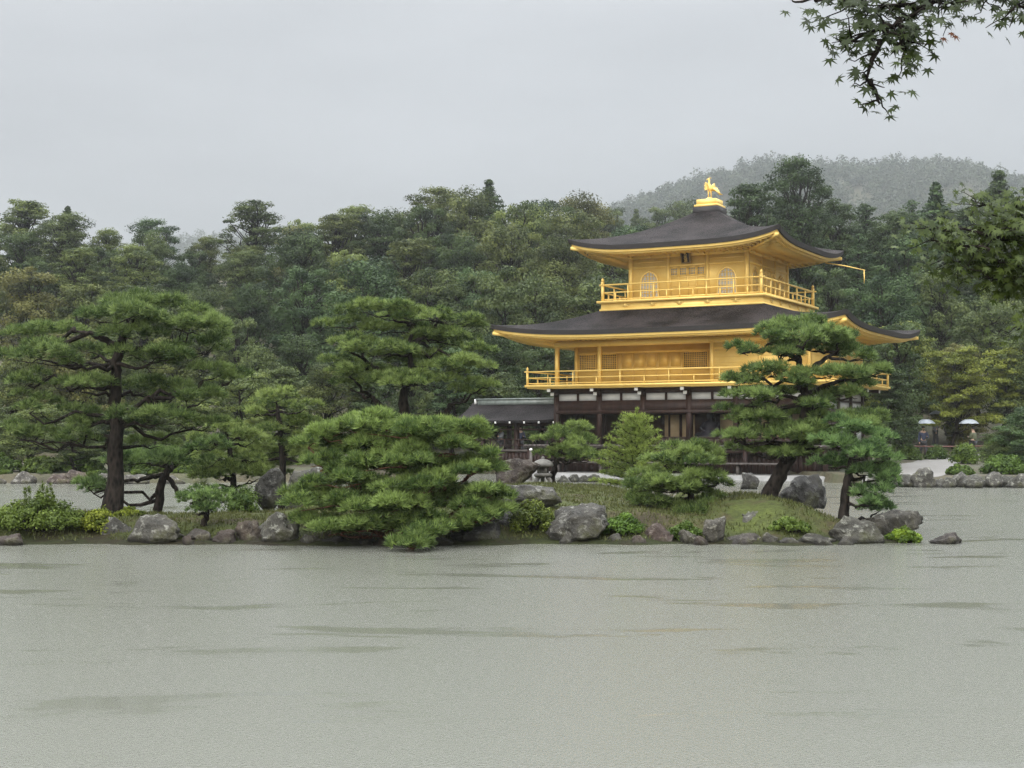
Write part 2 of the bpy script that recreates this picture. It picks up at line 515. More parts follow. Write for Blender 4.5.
def mat_water():
    m, nt, b = new_mat('murky_pond_water')
    b.inputs['Base Color'].default_value = (0.142, 0.144, 0.121, 1)
    b.inputs['IOR'].default_value = 1.33
    # calmer bands: long thin patches where the rain-roughened surface lies smoother
    tc = nt.nodes.new('ShaderNodeTexCoord')
    mp = nt.nodes.new('ShaderNodeMapping'); mp.inputs['Scale'].default_value = (0.30, 1.0, 1)
    mp.inputs['Rotation'].default_value = (0, 0, R(4))
    nt.links.new(tc.outputs['Object'], mp.inputs[0])
    n = nt.nodes.new('ShaderNodeTexNoise'); n.inputs['Scale'].default_value = 1.0
    n.inputs['Detail'].default_value = 6.0; n.inputs['Roughness'].default_value = 0.62; n.inputs['Distortion'].default_value = 0.5
    nt.links.new(mp.outputs[0], n.inputs['Vector'])
    band = ramp(nt, n.outputs['Fac'], [(0.575, (0, 0, 0)), (0.625, (1, 1, 1))])
    rr = nt.nodes.new('ShaderNodeMapRange')
    rr.inputs['To Min'].default_value = 0.16; rr.inputs['To Max'].default_value = 0.02
    nt.links.new(band.outputs[0], rr.inputs['Value'])
    nt.links.new(rr.outputs[0], b.inputs['Roughness'])
    # rain pocks and small wavelets
    n1 = noise_node(nt, 38.0, 2.0, 0.6, vec_scale=(1.0, 1.0, 1))
    vo = nt.nodes.new('ShaderNodeTexVoronoi'); vo.inputs['Scale'].default_value = 8.0
    nt.links.new(tc.outputs['Object'], vo.inputs['Vector'])
    sn = nt.nodes.new('ShaderNodeMath'); sn.operation = 'MULTIPLY'; sn.inputs[1].default_value = 55.0
    nt.links.new(vo.outputs['Distance'], sn.inputs[0])
    si = nt.nodes.new('ShaderNodeMath'); si.operation = 'SINE'; nt.links.new(sn.outputs[0], si.inputs[0])
    fa = ramp(nt, vo.outputs['Distance'], [(0.0, (1, 1, 1)), (0.45, (0, 0, 0))])
    rg = nt.nodes.new('ShaderNodeMath'); rg.operation = 'MULTIPLY'
    nt.links.new(si.outputs[0], rg.inputs[0]); nt.links.new(fa.outputs[0], rg.inputs[1])
    ad = nt.nodes.new('ShaderNodeMath'); ad.operation = 'MULTIPLY_ADD'; ad.inputs[1].default_value = 0.30
    nt.links.new(rg.outputs[0], ad.inputs[0]); nt.links.new(n1.outputs['Fac'], ad.inputs[2])
    bn = bump(nt, ad.outputs[0], 0.5, 0.05, b)
    st = nt.nodes.new('ShaderNodeMapRange')
    st.inputs['To Min'].default_value = 0.20; st.inputs['To Max'].default_value = 0.03
    nt.links.new(band.outputs[0], st.inputs['Value']); nt.links.new(st.outputs[0], bn.inputs['Strength'])
    return m


M['water'] = mat_water()


# ------------------------------------------------------------------ terrain
def lerp_tab(tab, x):
    xs, ys = zip(*tab)
    return np.interp(x, xs, ys)


def smooth(a, b, x):
    t = np.clip((x - a) / (b - a), 0, 1)
    return t * t * (3 - 2 * t)


SHORE = [(-400, 54), (-40, 54), (-12, 54.5), (-6, 57), (-3.5, 65), (1, 70), (6, 67), (10.5, 61), (12.2, 56), (12.9, 51.6), (14, 50.6), (40, 50.2), (400, 50)]
HILL = [(0, 0), (78, 0.0), (90, 2.6), (108, 6.6), (130, 12.0), (160, 17.5), (200, 23), (240, 24), (300, 16), (900, 16)]
RIDGE = [(-900, 10), (-120, 25), (-40, 80), (0, 104), (40, 126), (68, 139), (120, 153), (164, 163), (278, 164), (324, 150), (400, 130), (900, 60)]
RIDGE_FAR = [(-1200, 40), (-390, 160), (-330, 186), (-280, 190), (-230, 184), (-185, 155), (-130, 110), (0, 50), (1200, 20)]


def wavy(x, y, s, seed=0.0):
    return (np.sin(x * s + seed) * np.cos(y * s * 1.3 + seed * 2.1) + 0.5 * np.sin(x * s * 2.3 + y * s * 1.7 + seed * 3.3)) / 1.5


def ground_z(x, y):
    x, y = np.asarray(x, float), np.asarray(y, float)
    ys = lerp_tab(SHORE, x) + 0.25 * np.sin(x * 1.1)
    far = smooth(-0.25, 0.75, y - ys)
    land = 0.35 + 0.25 * smooth(55, 80, y) + lerp_tab(HILL, y) * (1 + 0.10 * wavy(x, y, 0.05, 1.0)) + 0.04 * wavy(x, y, 0.9)
    near_shore = 6.6 + 0.25 * np.sin(x * 1.7)
    near = smooth(0.3, -0.8, y - near_shore)
    rz = lerp_tab(RIDGE, x) * np.exp(-((y - 900) / 210.0) ** 2) * (1 + 0.05 * wavy(x, y, 0.015, 2.0))
    rf = lerp_tab(RIDGE_FAR, x) * np.exp(-((y - 1400) / 200.0) ** 2)
    z = -0.9 + far * (land + 0.9) + near * (0.32 + 0.9)
    return np.maximum(z, np.where(y > 200, np.maximum(rz, rf), -5))


def grid_mesh(xs, ys, zf):
    X, Y = np.meshgrid(xs, ys)
    Z = zf(X, Y)
    V = np.stack([X.ravel(), Y.ravel(), Z.ravel()], 1)
    nx, ny = len(xs), len(ys)
    i, j = np.meshgrid(np.arange(nx - 1), np.arange(ny - 1))
    a = (j * nx + i).ravel()
    return V, np.stack([a, a + 1, a + 1 + nx, a + nx], 1)


xs = np.unique(np.concatenate([np.arange(-40, 45, 0.5), np.linspace(-880, 880, 121)]))
ys = np.unique(np.concatenate([np.arange(-20, 82, 0.5), np.arange(82, 260, 3.0), np.linspace(260, 1660, 110)]))
mb = MB(); V, Fq = grid_mesh(xs, ys, ground_z); mb.add(V, Fq)
tag(mb.build('ground', M['ground'], smooth=True), kind='structure')

mb = MB()
mb.add([(-420, -5, 0), (420, -5, 0), (420, 75, 0), (-420, 75, 0)], [(0, 1, 2, 3)])
tag(mb.build('water', M['water']), kind='structure')

# island in front of the pavilion
I_FRONT = [(-16, 24.4), (-9, 24.0), (-6.5, 24.2), (-3, 23.9), (0, 24.1), (2.5, 24.2), (5, 24.0), (6.6, 24.3), (7.15, 25.2), (7.4, 26.3)]
I_BACK = [(-16, 29.0), (-6, 29.3), (-4.6, 31), (-3.6, 36), (-2, 38), (2.2, 38.5), (3.4, 34.5), (4.4, 31), (5.6, 29.4), (6.8, 28), (7.4, 26.5)]
I_TOP = [(-16, 0.42), (-9, 0.45), (-7, 0.40), (-5, 0.34), (-3.2, 0.45), (-1, 0.62), (0.5, 0.74), (2.4, 0.72), (3.6, 0.55), (4.6, 0.66), (5.4, 0.62), (6.4, 0.30), (7.4, 0.1)]


def island_z(x, y):
    x, y = np.asarray(x, float), np.asarray(y, float)
    f = lerp_tab(I_FRONT, x) + 0.12 * np.sin(x * 2.3) + 0.07 * np.sin(x * 5.1)
    b = lerp_tab(I_BACK, x) + 0.15 * np.sin(x * 1.9)
    e = np.minimum(np.minimum(y - f, (b - y)), (7.35 - x) * 0.8)
    top = lerp_tab(I_TOP, x)
    deep = smooth(3.2, 1.0, np.where(x > 3.4, 2.0, 0.6) + 0 * x)
    rise = smooth(-0.1, 1.5, e) * 0.6 + smooth(0.8, 7.0, e) * 0.4 * np.where(np.abs(x - 1) < 3.2, 1.0, 0.5)
    steep = np.where((x > 3.6), smooth(-0.1, 2.2, e), rise / np.where(np.abs(x - 1) < 3.2, 1.0, 0.8))
    z = -0.5 + smooth(-0.7, 0.05, e) * 0.53 + top * steep
    return z + 0.025 * wavy(x, y, 2.7) * (e > 0) + 0.015 * wavy(x, y, 6.1) * (e > 0)


mb = MB(); V, Fq = grid_mesh(np.arange(-16, 8.2, 0.12), np.arange(22.8, 40, 0.12), island_z)
keep = V[Fq][:, :, 2].max(1) > -0.45
mb.add(V, Fq[keep])
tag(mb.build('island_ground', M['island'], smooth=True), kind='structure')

# short grass and moss tufts on the island
rng = np.random.default_rng(5)
gx = rng.uniform(-13, 7.2, 70000); gy = rng.uniform(24.1, 38, 70000)
gz = island_z(gx, gy)
ok = (gz > 0.06) & (wavy(gx, gy, 1.1, 0.7) + 0.4 * wavy(gx, gy, 3.1, 0.2) > -0.6)
C = np.stack([gx, gy, gz - 0.005], 1)[ok]
n = len(C)
a = rng.uniform(0, 2 * np.pi, n); h = rng.uniform(0.03, 0.085, n)
side = np.stack([np.cos(a), np.sin(a), 0 * a], 1) * 0.014
tip = np.stack([rng.normal(0, .025, n), rng.normal(0, .025, n), h], 1)
V = np.stack([C - side, C + side, C + tip], 1).reshape(-1, 3)
mb = MB(); mb.add(V, np.arange(3 * n).reshape(-1, 3), np.repeat(rng.uniform(0, 1, n), 3))
tag(mb.build('grass', M['grass']), 'short olive grass and moss on the island', 'grass', kind='stuff')

# gravel path on the right bank
cl = [(13.9, 51.6, 1.2), (15.3, 54.5, 1.5), (17.2, 59.5, 1.35), (19.2, 66, 1.25), (22.4, 73.5, 1.2), (26, 78.3, 1.1), (34, 80, 1.1)]
ts = np.linspace(0, len(cl) - 1, 60)
px = np.interp(ts, range(len(cl)), [c[0] for c in cl]); py = np.interp(ts, range(len(cl)), [c[1] for c in cl]); pw = np.interp(ts, range(len(cl)), [c[2] for c in cl])
k = np.ones(7) / 7
px[3:-3] = np.convolve(px, k, 'valid'); py[3:-3] = np.convolve(py, k, 'valid')
tx, ty = np.gradient(px), np.gradient(py); L = np.hypot(tx, ty); nx_, ny_ = -ty / L, tx / L
rows = []
for s in np.linspace(-1, 1, 7):
    x = px + nx_ * pw * s * (1 + 0.08 * np.sin(ts * 3)); y = py + ny_ * pw * s
    rows.append(np.stack([x, y, ground_z(x, y) + 0.03 - 0.02 * abs(s)], 1))
V = np.concatenate(rows); nn = len(ts)
i, j = np.meshgrid(np.arange(nn - 1), np.arange(6)); a = (j * nn + i).ravel()
mb = MB(); mb.add(V, np.stack([a, a + nn, a + nn + 1, a + 1], 1))
tag(mb.build('path', M['gravel'], smooth=True), kind='structure')

# air
mb = MB(); mb.box(-900, 900, -22, 1680, -2.2, 228)
hz, nt, b = new_mat('rain_haze')
nt.nodes.remove(b)
pv = nt.nodes.new('ShaderNodeVolumePrincipled')
pv.inputs['Color'].default_value = (0.80, 0.83, 0.86, 1)
pv.inputs['Anisotropy'].default_value = 0.8
pv.inputs['Density'].default_value = 0.00055
out = [n_ for n_ in nt.nodes if n_.type == 'OUTPUT_MATERIAL'][0]
nt.links.new(pv.outputs[0], out.inputs['Volume'])
tag(mb.build('haze', hz), 'grey rain haze over the pond and the hills', 'haze', kind='stuff')

# ------------------------------------------------------------------ golden pavilion
PAV = empty('pavilion', (9.147, 65.34, 0.0), R(-28.7))
tag(PAV, 'three storey golden pavilion with dark bark shingle roofs beside the pond', 'pavilion')


def part(mb, name, mat, parent=None, smooth=False, label=None):
    o = mb.build(name, M[mat], parent or PAV, smooth)
    if label: o['label'] = label
    return o


def roof_sheet(wo, do, wi, di, zi, ze, lift, ns=33, nt_=13, mix=0.5, q=4.0, off=0.0):
    """four-sided curved roof; returns vertices/faces and the eave ring"""
    V, Fs = [], []
    ss = np.linspace(-1, 1, ns); tt = np.linspace(0, 1, nt_)
    for side in range(4):
        base = len(V)
        for t in tt:
            hw = wi + (wo - wi) * t; hd = di + (do - di) * t
            prof = (1 - mix) * t + mix * (1 - (1 - t) ** 2)
            for s in ss:
                z = zi + (ze - zi) * prof + lift * t ** 2.2 * abs(s) ** q + off
                p = [(s * hw, -hd), (hw, s * hd), (-s * hw, hd), (-hw, -s * hd)][side]
                V.append((p[0], p[1], z))
        for a in range(nt_ - 1):
            for c in range(ns - 1):
                i0 = base + a * ns + c
                Fs.append((i0, i0 + ns, i0 + ns + 1, i0 + 1))
    return V, Fs


def eave_ring(wo, do, z, lift, ns=33, q=4.0):
    ring = []
    ss = np.linspace(-1, 1, ns)
    for side in range(4):
        for s in ss[:-1]:
            p = [(s * wo, -do), (wo, s * do), (-s * wo, do), (-wo, -s * do)][side]
            ring.append((p[0], p[1], z + lift * abs(s) ** q))
    return ring


def band_between(mb, ra, rb):
    n = len(ra)
    mb.add(list(ra) + list(rb), [(i, (i + 1) % n, n + (i + 1) % n, n + i) for i in range(n)])


def curved_roof(name, wo, do, wi, di, zi, ze, lift, th, wall_w, wall_d, label):
    """ze = height of the eave's upper edge at mid side"""
    mb = MB(); V, Fs = roof_sheet(wo, do, wi, di, zi, ze, lift); mb.add(V, Fs)
    rf = part(mb, name, 'shingle', smooth=True, label=label)
    mb = MB()
    e0 = eave_ring(wo, do, ze, lift); e1 = eave_ring(wo - .05, do - .05, ze - th, lift)
    e2 = eave_ring(wo - .2, do - .2, ze - th - .004, lift * .97)
    band_between(mb, e1, e0); band_between(mb, e2, e1)
    part(mb, 'eave_edge', 'shingle_edge', rf)
    # gold boards under the edge, stepping in
    mb = MB()
    f0 = eave_ring(wo - .14, do - .14, ze - th + .01, lift * .97)
    f1 = eave_ring(wo - .15, do - .15, ze - th - .10, lift * .96)
    f2 = eave_ring(wo - .30, do - .30, ze - th - .104, lift * .93)
    f3 = eave_ring(wo - .31, do - .31, ze - th - .17, lift * .92)
    f4 = eave_ring(wo - .42, do - .42, ze - th - .174, lift * .9)
    band_between(mb, f1, f0); band_between(mb, f2, f1); band_between(mb, f3, f2); band_between(mb, f4, f3)
    part(mb, 'fascia', 'gold', rf)
    # soffit boards and rafters
    mb = MB()
    s_in = eave_ring(wall_w - .1, wall_d - .1, ze - th + .02, 0.0)
    mid = eave_ring((wall_w + wo - .4) / 2, (wall_d + do - .4) / 2, ze - th - .04, lift * .35)
    s_out = eave_ring(wo - .40, do - .40, ze - th - .09, lift * .9)
    band_between(mb, s_out, mid); band_between(mb, mid, s_in)

    def soff(side, a, t):
        """point on the soffit: a in metres along the side, t from wall (0) to eave (1)"""
        hw = wall_w + (wo - .44 - wall_w) * t; hd = wall_d + (do - .44 - wall_d) * t
        half = hw if side % 2 == 0 else hd
        s = max(-1, min(1, a / half))
        z = ze - th + .0 - .11 * t + lift * .88 * t ** 1.4 * abs(s) ** 4
        return [(a, -hd, z), (hw, a, z), (-a, hd, z), (-hw, -a, z)][side]
    for side in range(4):
        half_o = (wo if side % 2 == 0 else do) - .5
        half_i = (wall_w if side % 2 == 0 else wall_d)
        for a in np.arange(-half_o, half_o, .26):
            t0 = 0.0 if abs(a) < half_i else (abs(a) - half_i) / (half_o + .1 - half_i)
            if t0 > .93: continue
            p = [soff(side, a, t0 + (1 - t0) * k_) for k_ in (0, .5, 1)]
            for k_ in range(2):
                mb.bar(Vector(p[k_]) - Vector((0, 0, .05)), Vector(p[k_ + 1]) - Vector((0, 0, .05)), .075, .08)
    part(mb, 'soffit', 'gold', rf)
    for sx in (-1, 1):
        for sy in (-1, 1):
            mb = MB()
            mb.bar((sx * wall_w, sy * wall_d, ze - th - .08), (sx * (wo - .62), sy * (do - .62), ze - th - .13 + lift * .62), .16, .14)
            mb.bar((sx * (wo - .62), sy * (do - .62), ze - th - .13 + lift * .62), (sx * (wo - .12), sy * (do - .12), ze - th - .14 + lift * .86), .15, .14)
            part(mb, 'hip_rafter', 'gold', rf)
    return rf


def railing(mb, w, d, zb, zt, zm, step, r=.03, post=.06, fin=.12, gap=None):
    pts = [(-w, -d), (w, -d), (w, d), (-w, d)]
    for i in range(4):
        a, b = Vector((*pts[i], 0)), Vector((*pts[(i + 1) % 4], 0))
        ex = (b - a).normalized() * .16
        for z, rr in ((zt, r), (zm, r * .8), (zb + .07, r * .8)):
            mb.bar(a - ex * (z == zt) + Vector((0, 0, z)), b + ex * (z == zt) + Vector((0, 0, z)), rr * 2, rr * 2)
        n_ = max(1, round((b - a).length / step))
        for k_ in range(n_ * 2):
            p = a.lerp(b, k_ / (n_ * 2))
            top = zt if k_ % 2 == 0 else zm
            if k_ == 0: continue
            mb.box(p.x - post * .4, p.x + post * .4, p.y - post * .4, p.y + post * .4, zb, top - .02)
        mb.box(a.x - post * .8, a.x + post * .8, a.y - post * .8, a.y + post * .8, zb, zt + fin)
        mb.lathe([(post * .5, 0), (post * 1.0, .05), (post * .8, .1), (.01, .17)], 8, (a.x, a.y, zt + fin))


def lattice_window(w, h, nx, nz, name='window', depth=.05, backing='goldlattice', bar_w=.022, parent=None):
    """window in its own x-z plane, facing -y; returned unplaced"""
    fr = MB(); t = .05
    for bx in ((-w / 2 - t, -w / 2, 0, h), (w / 2, w / 2 + t, 0, h)):
        fr.box(bx[0], bx[1], -depth, .01, -t, h + t)
    fr.box(-w / 2, w / 2, -depth + .004, .012, -t, 0); fr.box(-w / 2, w / 2, -depth + .004, .012, h, h + t)
    o = part(fr, name, 'gold')
    lt = MB()
    for i in range(1, nx):
        x = -w / 2 + w * i / nx
        lt.box(x - bar_w / 2, x + bar_w / 2, -.034, -.012, 0, h)
    for i in range(1, nz):
        z = h * i / nz
        lt.box(-w / 2, w / 2, -.036, -.014, z - bar_w / 2, z + bar_w / 2)
    part(lt, 'lattice', 'gold', o)
    bk = MB(); bk.box(-w / 2, w / 2, -.008, .004, 0, h)
    part(bk, 'pane', backing, o)
    return o


def place(o, x, y, z, rz=0.0):
    o.location = (x, y, z); o.rotation_euler = (0, 0, rz)
    return o


# --- ground floor -----------------------------------------------------------
BW, BD = 5.88, 4.015            # half body
mb = MB()
mb.box(-7.0, 7.0, -5.15, 5.15, 1.28, 1.42)
for x in np.arange(-6.9, 6.95, .23):
    mb.box(x - .1, x + .1, -5.19, -5.15, 1.33, 1.424)
part(mb, 'veranda_floor', 'woodgrey')
for x, y in [(x, y) for x in np.linspace(-6.8, 6.8, 9) for y in (-4.95, 4.95)] + [(x, y) for y in np.linspace(-3.3, 3.3, 5) for x in (-6.8, 6.8)]:
    mb = MB(); mb.box(x - .09, x + .09, y - .09, y + .09, .1, 1.28); part(mb, 'stilt', 'wood')
mb = MB(); mb.box(-6.9, 6.9, -5.0, -4.9, 1.08, 1.27); part(mb, 'floor_beam', 'wood')
mb = MB(); mb.box(6.74, 6.86, -4.85, 4.85, 1.08, 1.27); part(mb, 'floor_beam', 'wood')
mb = MB()
for x in np.arange(-6.3, 6.3, .2):
    mb.box(x, x + .185, -4.4, -4.36, .15, 1.27)
for y in np.arange(-4.3, 4.3, .2):
    mb.box(6.26, 6.3, y, y + .185, .15, 1.27)
mb.box(-6.3, -6.26, -4.3, 4.3, .15, 1.27); mb.box(-6.3, 6.3, 4.3, 4.34, .15, 1.27)
part(mb, 'skirt_boards', 'wood')
mb = MB(); mb.box(-5.2, 5.6, -5.9, -5.3, .62, .70)
for x in np.linspace(-5.0, 5.4, 6): mb.box(x - .06, x + .06, -5.75, -5.45, .15, .62)
part(mb, 'step', 'woodgrey')
# columns
cols_x = [-5.88, -3.74, -1.6, .54, 2.68, 4.28, 5.88]
cols_y = [-4.015, -2.0, 0.0, 2.0, 4.015]
for x in cols_x:
    mb = MB(); mb.box(x - .12, x + .12, -BD - .12, -BD + .12, 1.42, 3.9); part(mb, 'column', 'wood')
for y in cols_y[1:]:
    for x in (-BW, BW):
        mb = MB(); mb.box(x - .12, x + .12, y - .12, y + .12, 1.42, 3.9); part(mb, 'column', 'wood')
# beams, hanging shutters
mb = MB()
for (x0, x1, y0, y1) in ((-BW, BW, -BD - .09, -BD + .09), (-BW, BW, BD - .09, BD + .09)):
    mb.box(x0, x1, y0, y1, 2.86, 3.39); mb.box(x0, x1, y0 - .03, y1 + .03, 3.70, 3.95)
for x in (-BW, BW):
    mb.box(x - .085, x + .085, -BD + .09, BD - .09, 3.30, 3.39); mb.box(x - .11, x + .11, -BD + .12, BD - .12, 3.70, 3.95)
    mb.box(x - .085, x + .085, -BD + .09, BD - .09, 2.76, 2.97)
mb.box(-BW, BW, -BD - .14, -BD - .09, 2.80, 2.95)
part(mb, 'lintel', 'wood')
# plaster panels above the lintel
for i in range(len(cols_x) - 1):
    x0, x1 = cols_x[i] + .12, cols_x[i + 1] - .12
    xm = (x0 + x1) / 2
    for a_, b_ in ((x0, xm - .05), (xm + .05, x1)):
        mb = MB(); mb.box(a_, b_, -BD - .03, -BD + .03, 3.39, 3.70); part(mb, 'plaster_panel', 'plaster')
    mb = MB(); mb.box(xm - .05, xm + .05, -BD - .07, -BD + .05, 3.39, 3.70); part(mb, 'strut', 'wood')
for i in range(4):
    y0, y1 = cols_y[i] + .12, cols_y[i + 1] - .12
    for x in (-BW, BW):
        for z0, z1 in ((3.39, 3.70), (2.97, 3.30)):
            mb = MB(); mb.box(x - .03, x + .03, y0, y1, z0, z1); part(mb, 'plaster_panel', 'plaster')
        mb = MB()
        if i >= 2:
            mb.box(x - .035, x + .035, y0, y1, 1.60, 2.40); part(mb, 'plaster_panel', 'plaster')
            mb = MB(); mb.box(x - .04, x + .04, y0, y1, 1.42, 1.60); mb.box(x - .04, x + .04, y0, y1, 2.40, 2.76); part(mb, 'side_door', 'wood')
        else:
            mb.box(x - .035, x + .035, y0, y1, 1.42, 2.76)
            for yy in np.linspace(y0, y1, 5)[1:-1]: mb.box(x - .055, x + .055, yy - .03, yy + .03, 1.42, 2.76)
            part(mb, 'side_door', 'wood')
# brackets carrying the balcony, white painted ends
for x in cols_x:
    for dz in (0, 1):
        mb = MB(); mb.box(x - .08, x + .08, -BD - .85 + dz * .35, -BD - .12, 3.78 - dz * .17, 3.94 - dz * .17 - .004); o = part(mb, 'bracket', 'wood')
        mb = MB(); mb.box(x - .083, x + .083, -BD - .875 + dz * .35, -BD - .85 + dz * .35, 3.785 - dz * .17, 3.93 - dz * .17); part(mb, 'bracket_tip', 'white', o)
for y in cols_y[1:]:
    mb = MB(); mb.box(BW + .12, BW + .85, y - .08, y + .08, 3.78, 3.936); o = part(mb, 'bracket', 'wood')
    mb = MB(); mb.box(BW + .85, BW + .875, y - .083, y + .083, 3.785, 3.93); part(mb, 'bracket_tip', 'white', o)
# inner rooms
mb = MB()
mb.box(-BW + .1, BW - .1, -1.98, -1.94, 1.42, 3.4); mb.box(-BW, BW, BD - .04, BD + .03, 1.42, 2.85)
for x in np.arange(-5.5, 5.6, 1.07): mb.box(x - .05, x + .05, -2.03, -1.98, 1.42, 3.4)
mb.box(-BW + .1, BW - .1, -2.05, -2.0, 2.78, 3.0)
part(mb, 'inner_wall', 'wood')
mb = MB(); mb.box(-BW, BW, -BD + .12, BD - .12, 3.42, 3.45); part(mb, 'ceiling', 'wood')
for x0, x1 in ((-3.55, -2.95), (-1.45, -.75), (-.6, .0), (1.2, 1.95), (2.0, 2.6), (2.9, 3.35), (3.6, 4.1), (4.5, 5.6)):
    mb = MB(); mb.box(x0, x1, -2.018, -1.983, 1.75, 2.76); part(mb, 'sliding_panel', 'shoji')
mb = MB()
for x in np.arange(-5.8, 5.8, .31):
    mb.box(x, x + .29, -BD - .02, -BD + .02, 1.42, 1.72) if not (.54 < x < .9 or -3.74 < x < -3.0) else None
mb.box(-BW, BW, -BD - .04, -BD + .04, 1.72, 1.78)
part(mb, 'wainscot', 'wood')
# --- second floor -----------------------------------------------------------
mb = MB()
mb.box(-6.98, 6.98, -5.115, 5.115, 4.00, 4.10); mb.box(-6.9, 6.9, -5.03, 5.03, 3.94, 4.0)
part(mb, 'lower_balcony', 'gold')
mb = MB(); railing(mb, 6.88, 5.015, 4.10, 4.70, 4.42, 2.14, r=.026, post=.055, fin=.06)
part(mb, 'lower_railing', 'gold')
Z2 = 6.02
for x, y in ((-BW, -BD), (-3.74, -BD), (1.6, -BD), (BW, -BD), (BW, 0), (BW, BD), (-BW, BD), (-BW, 0), (-BW, -1.985), (3.74, -BD), (BW, -2), (BW, 2)):
    mb = MB(); mb.box(x - .08, x + .08, y - .08, y + .08, 4.1, Z2 + .1); part(mb, 'gold_column', 'gold')
mb = MB()
mb.box(-BW, 1.6, -1.985, -1.935, 4.1, Z2); mb.box(1.57, 1.63, -BD + .1, -1.985, 4.1, Z2); mb.box(-BW - .025, -BW + .025, -1.935, BD, 4.1, Z2)
part(mb, 'recessed_wall', 'gold')
mb = MB()
mb.box(1.63, BW, -BD - .03, -BD + .03, 4.1, Z2); mb.box(BW - .03, BW + .03, -BD + .03, BD, 4.1, Z2); mb.box(-BW, BW, BD - .03, BD + .028, 4.1, Z2)
part(mb, 'plank_wall', 'goldplank')
mb = MB()
mb.box(-BW - .1, 1.5, -BD - .1, -BD + .1, 5.82, Z2 + .08); mb.box(1.5, BW + .1, -BD - .13, -BD + .05, 5.84, Z2 + .08); mb.box(BW - .05, BW + .13, -BD, BD, 5.84, Z2 + .08)
mb.box(-BW, 1.55, -2.04, -1.985, 5.60, 5.72); mb.box(-BW, 1.55, -2.035, -1.985, 4.78, 4.86); mb.box(-BW, 1.55, -2.04, -1.985, 4.1, 4.22)
mb.box(1.7, BW, -BD - .07, -BD - .03, 4.1, 4.22); mb.box(1.7, BW, -BD - .07, -BD - .03, 5.55, 5.64)
mb.box(BW + .03, BW + .07, -BD, BD, 4.1, 4.22); mb.box(BW + .03, BW + .07, -BD, BD, 5.55, 5.64)
part(mb, 'tie_beam', 'gold')
for x0, x1 in ((-5.72, -4.9), (-4.74, -3.85), (-.50, .61)):
    o = lattice_window(x1 - x0, .66, int((x1 - x0) / .085), 8); place(o, (x0 + x1) / 2, -1.99, 4.90)
for x in np.linspace(-3.6, -.62, 6):
    mb = MB(); mb.box(x - .035, x + .035, -2.025, -1.985, 4.22, 5.60); part(mb, 'door_stile', 'gold')
for x0 in (-3.55, -2.95, -2.35, -1.76, -1.17):
    mb = MB(); mb.box(x0 + .03, x0 + .51, -2.005, -1.985, 4.95, 5.55); part(mb, 'door_panel', 'gold')
mb = MB(); mb.box(-BW, BW, -BD, BD, Z2 + .06, Z2 + .09); part(mb, 'gold_ceiling', 'gold')
curved_roof('lower_roof', 8.13, 6.325, 3.7, 3.7, 7.50, 6.40, .42, .20, BW, BD, 'broad lower roof of dark bark shingles')
# --- third floor ------------------------------------------------------------
mb = MB()
mb.box(-3.935, 3.935, -3.935, 3.935, 7.77, 7.87); mb.box(-3.78, 3.78, -3.78, 3.78, 7.36, 7.77); mb.box(-3.84, 3.84, -3.84, 3.84, 7.42, 7.50)
part(mb, 'upper_balcony', 'gold')
for side in range(4):
    for a in (-2.6, -1.3, 0, 1.3, 2.6):
        mb = MB()
        mb.box(-.05, .05, -3.815, -3.78, 7.56, 7.768); mb.box(-.22, .22, -3.81, -3.78, 7.66, 7.71); mb.box(-.13, .13, -3.808, -3.78, 7.59, 7.64)
        o = part(mb, 'balcony_bracket', 'gold')
        o.rotation_euler = (0, 0, side * math.pi / 2)
        o.location = Matrix.Rotation(side * math.pi / 2, 3, 'Z') @ Vector((a, 0, 0))
mb = MB(); railing(mb, 3.72, 3.72, 7.87, 8.60, 8.25, 1.24, r=.032, post=.075, fin=.16)
part(mb, 'upper_railing', 'gold')
B3 = 2.75; Z3 = 10.02
mb = MB()
for x0, x1, y0, y1 in ((-B3, B3, -B3 - .03, -B3 + .03), (-B3, B3, B3 - .03, B3 + .03)):
    mb.box(x0, x1, y0, y1, 7.87, Z3)
for x in (-B3, B3):
    mb.box(x - .03, x + .03, -B3 + .03, B3 - .03, 7.87, Z3)
part(mb, 'upper_wall', 'gold')
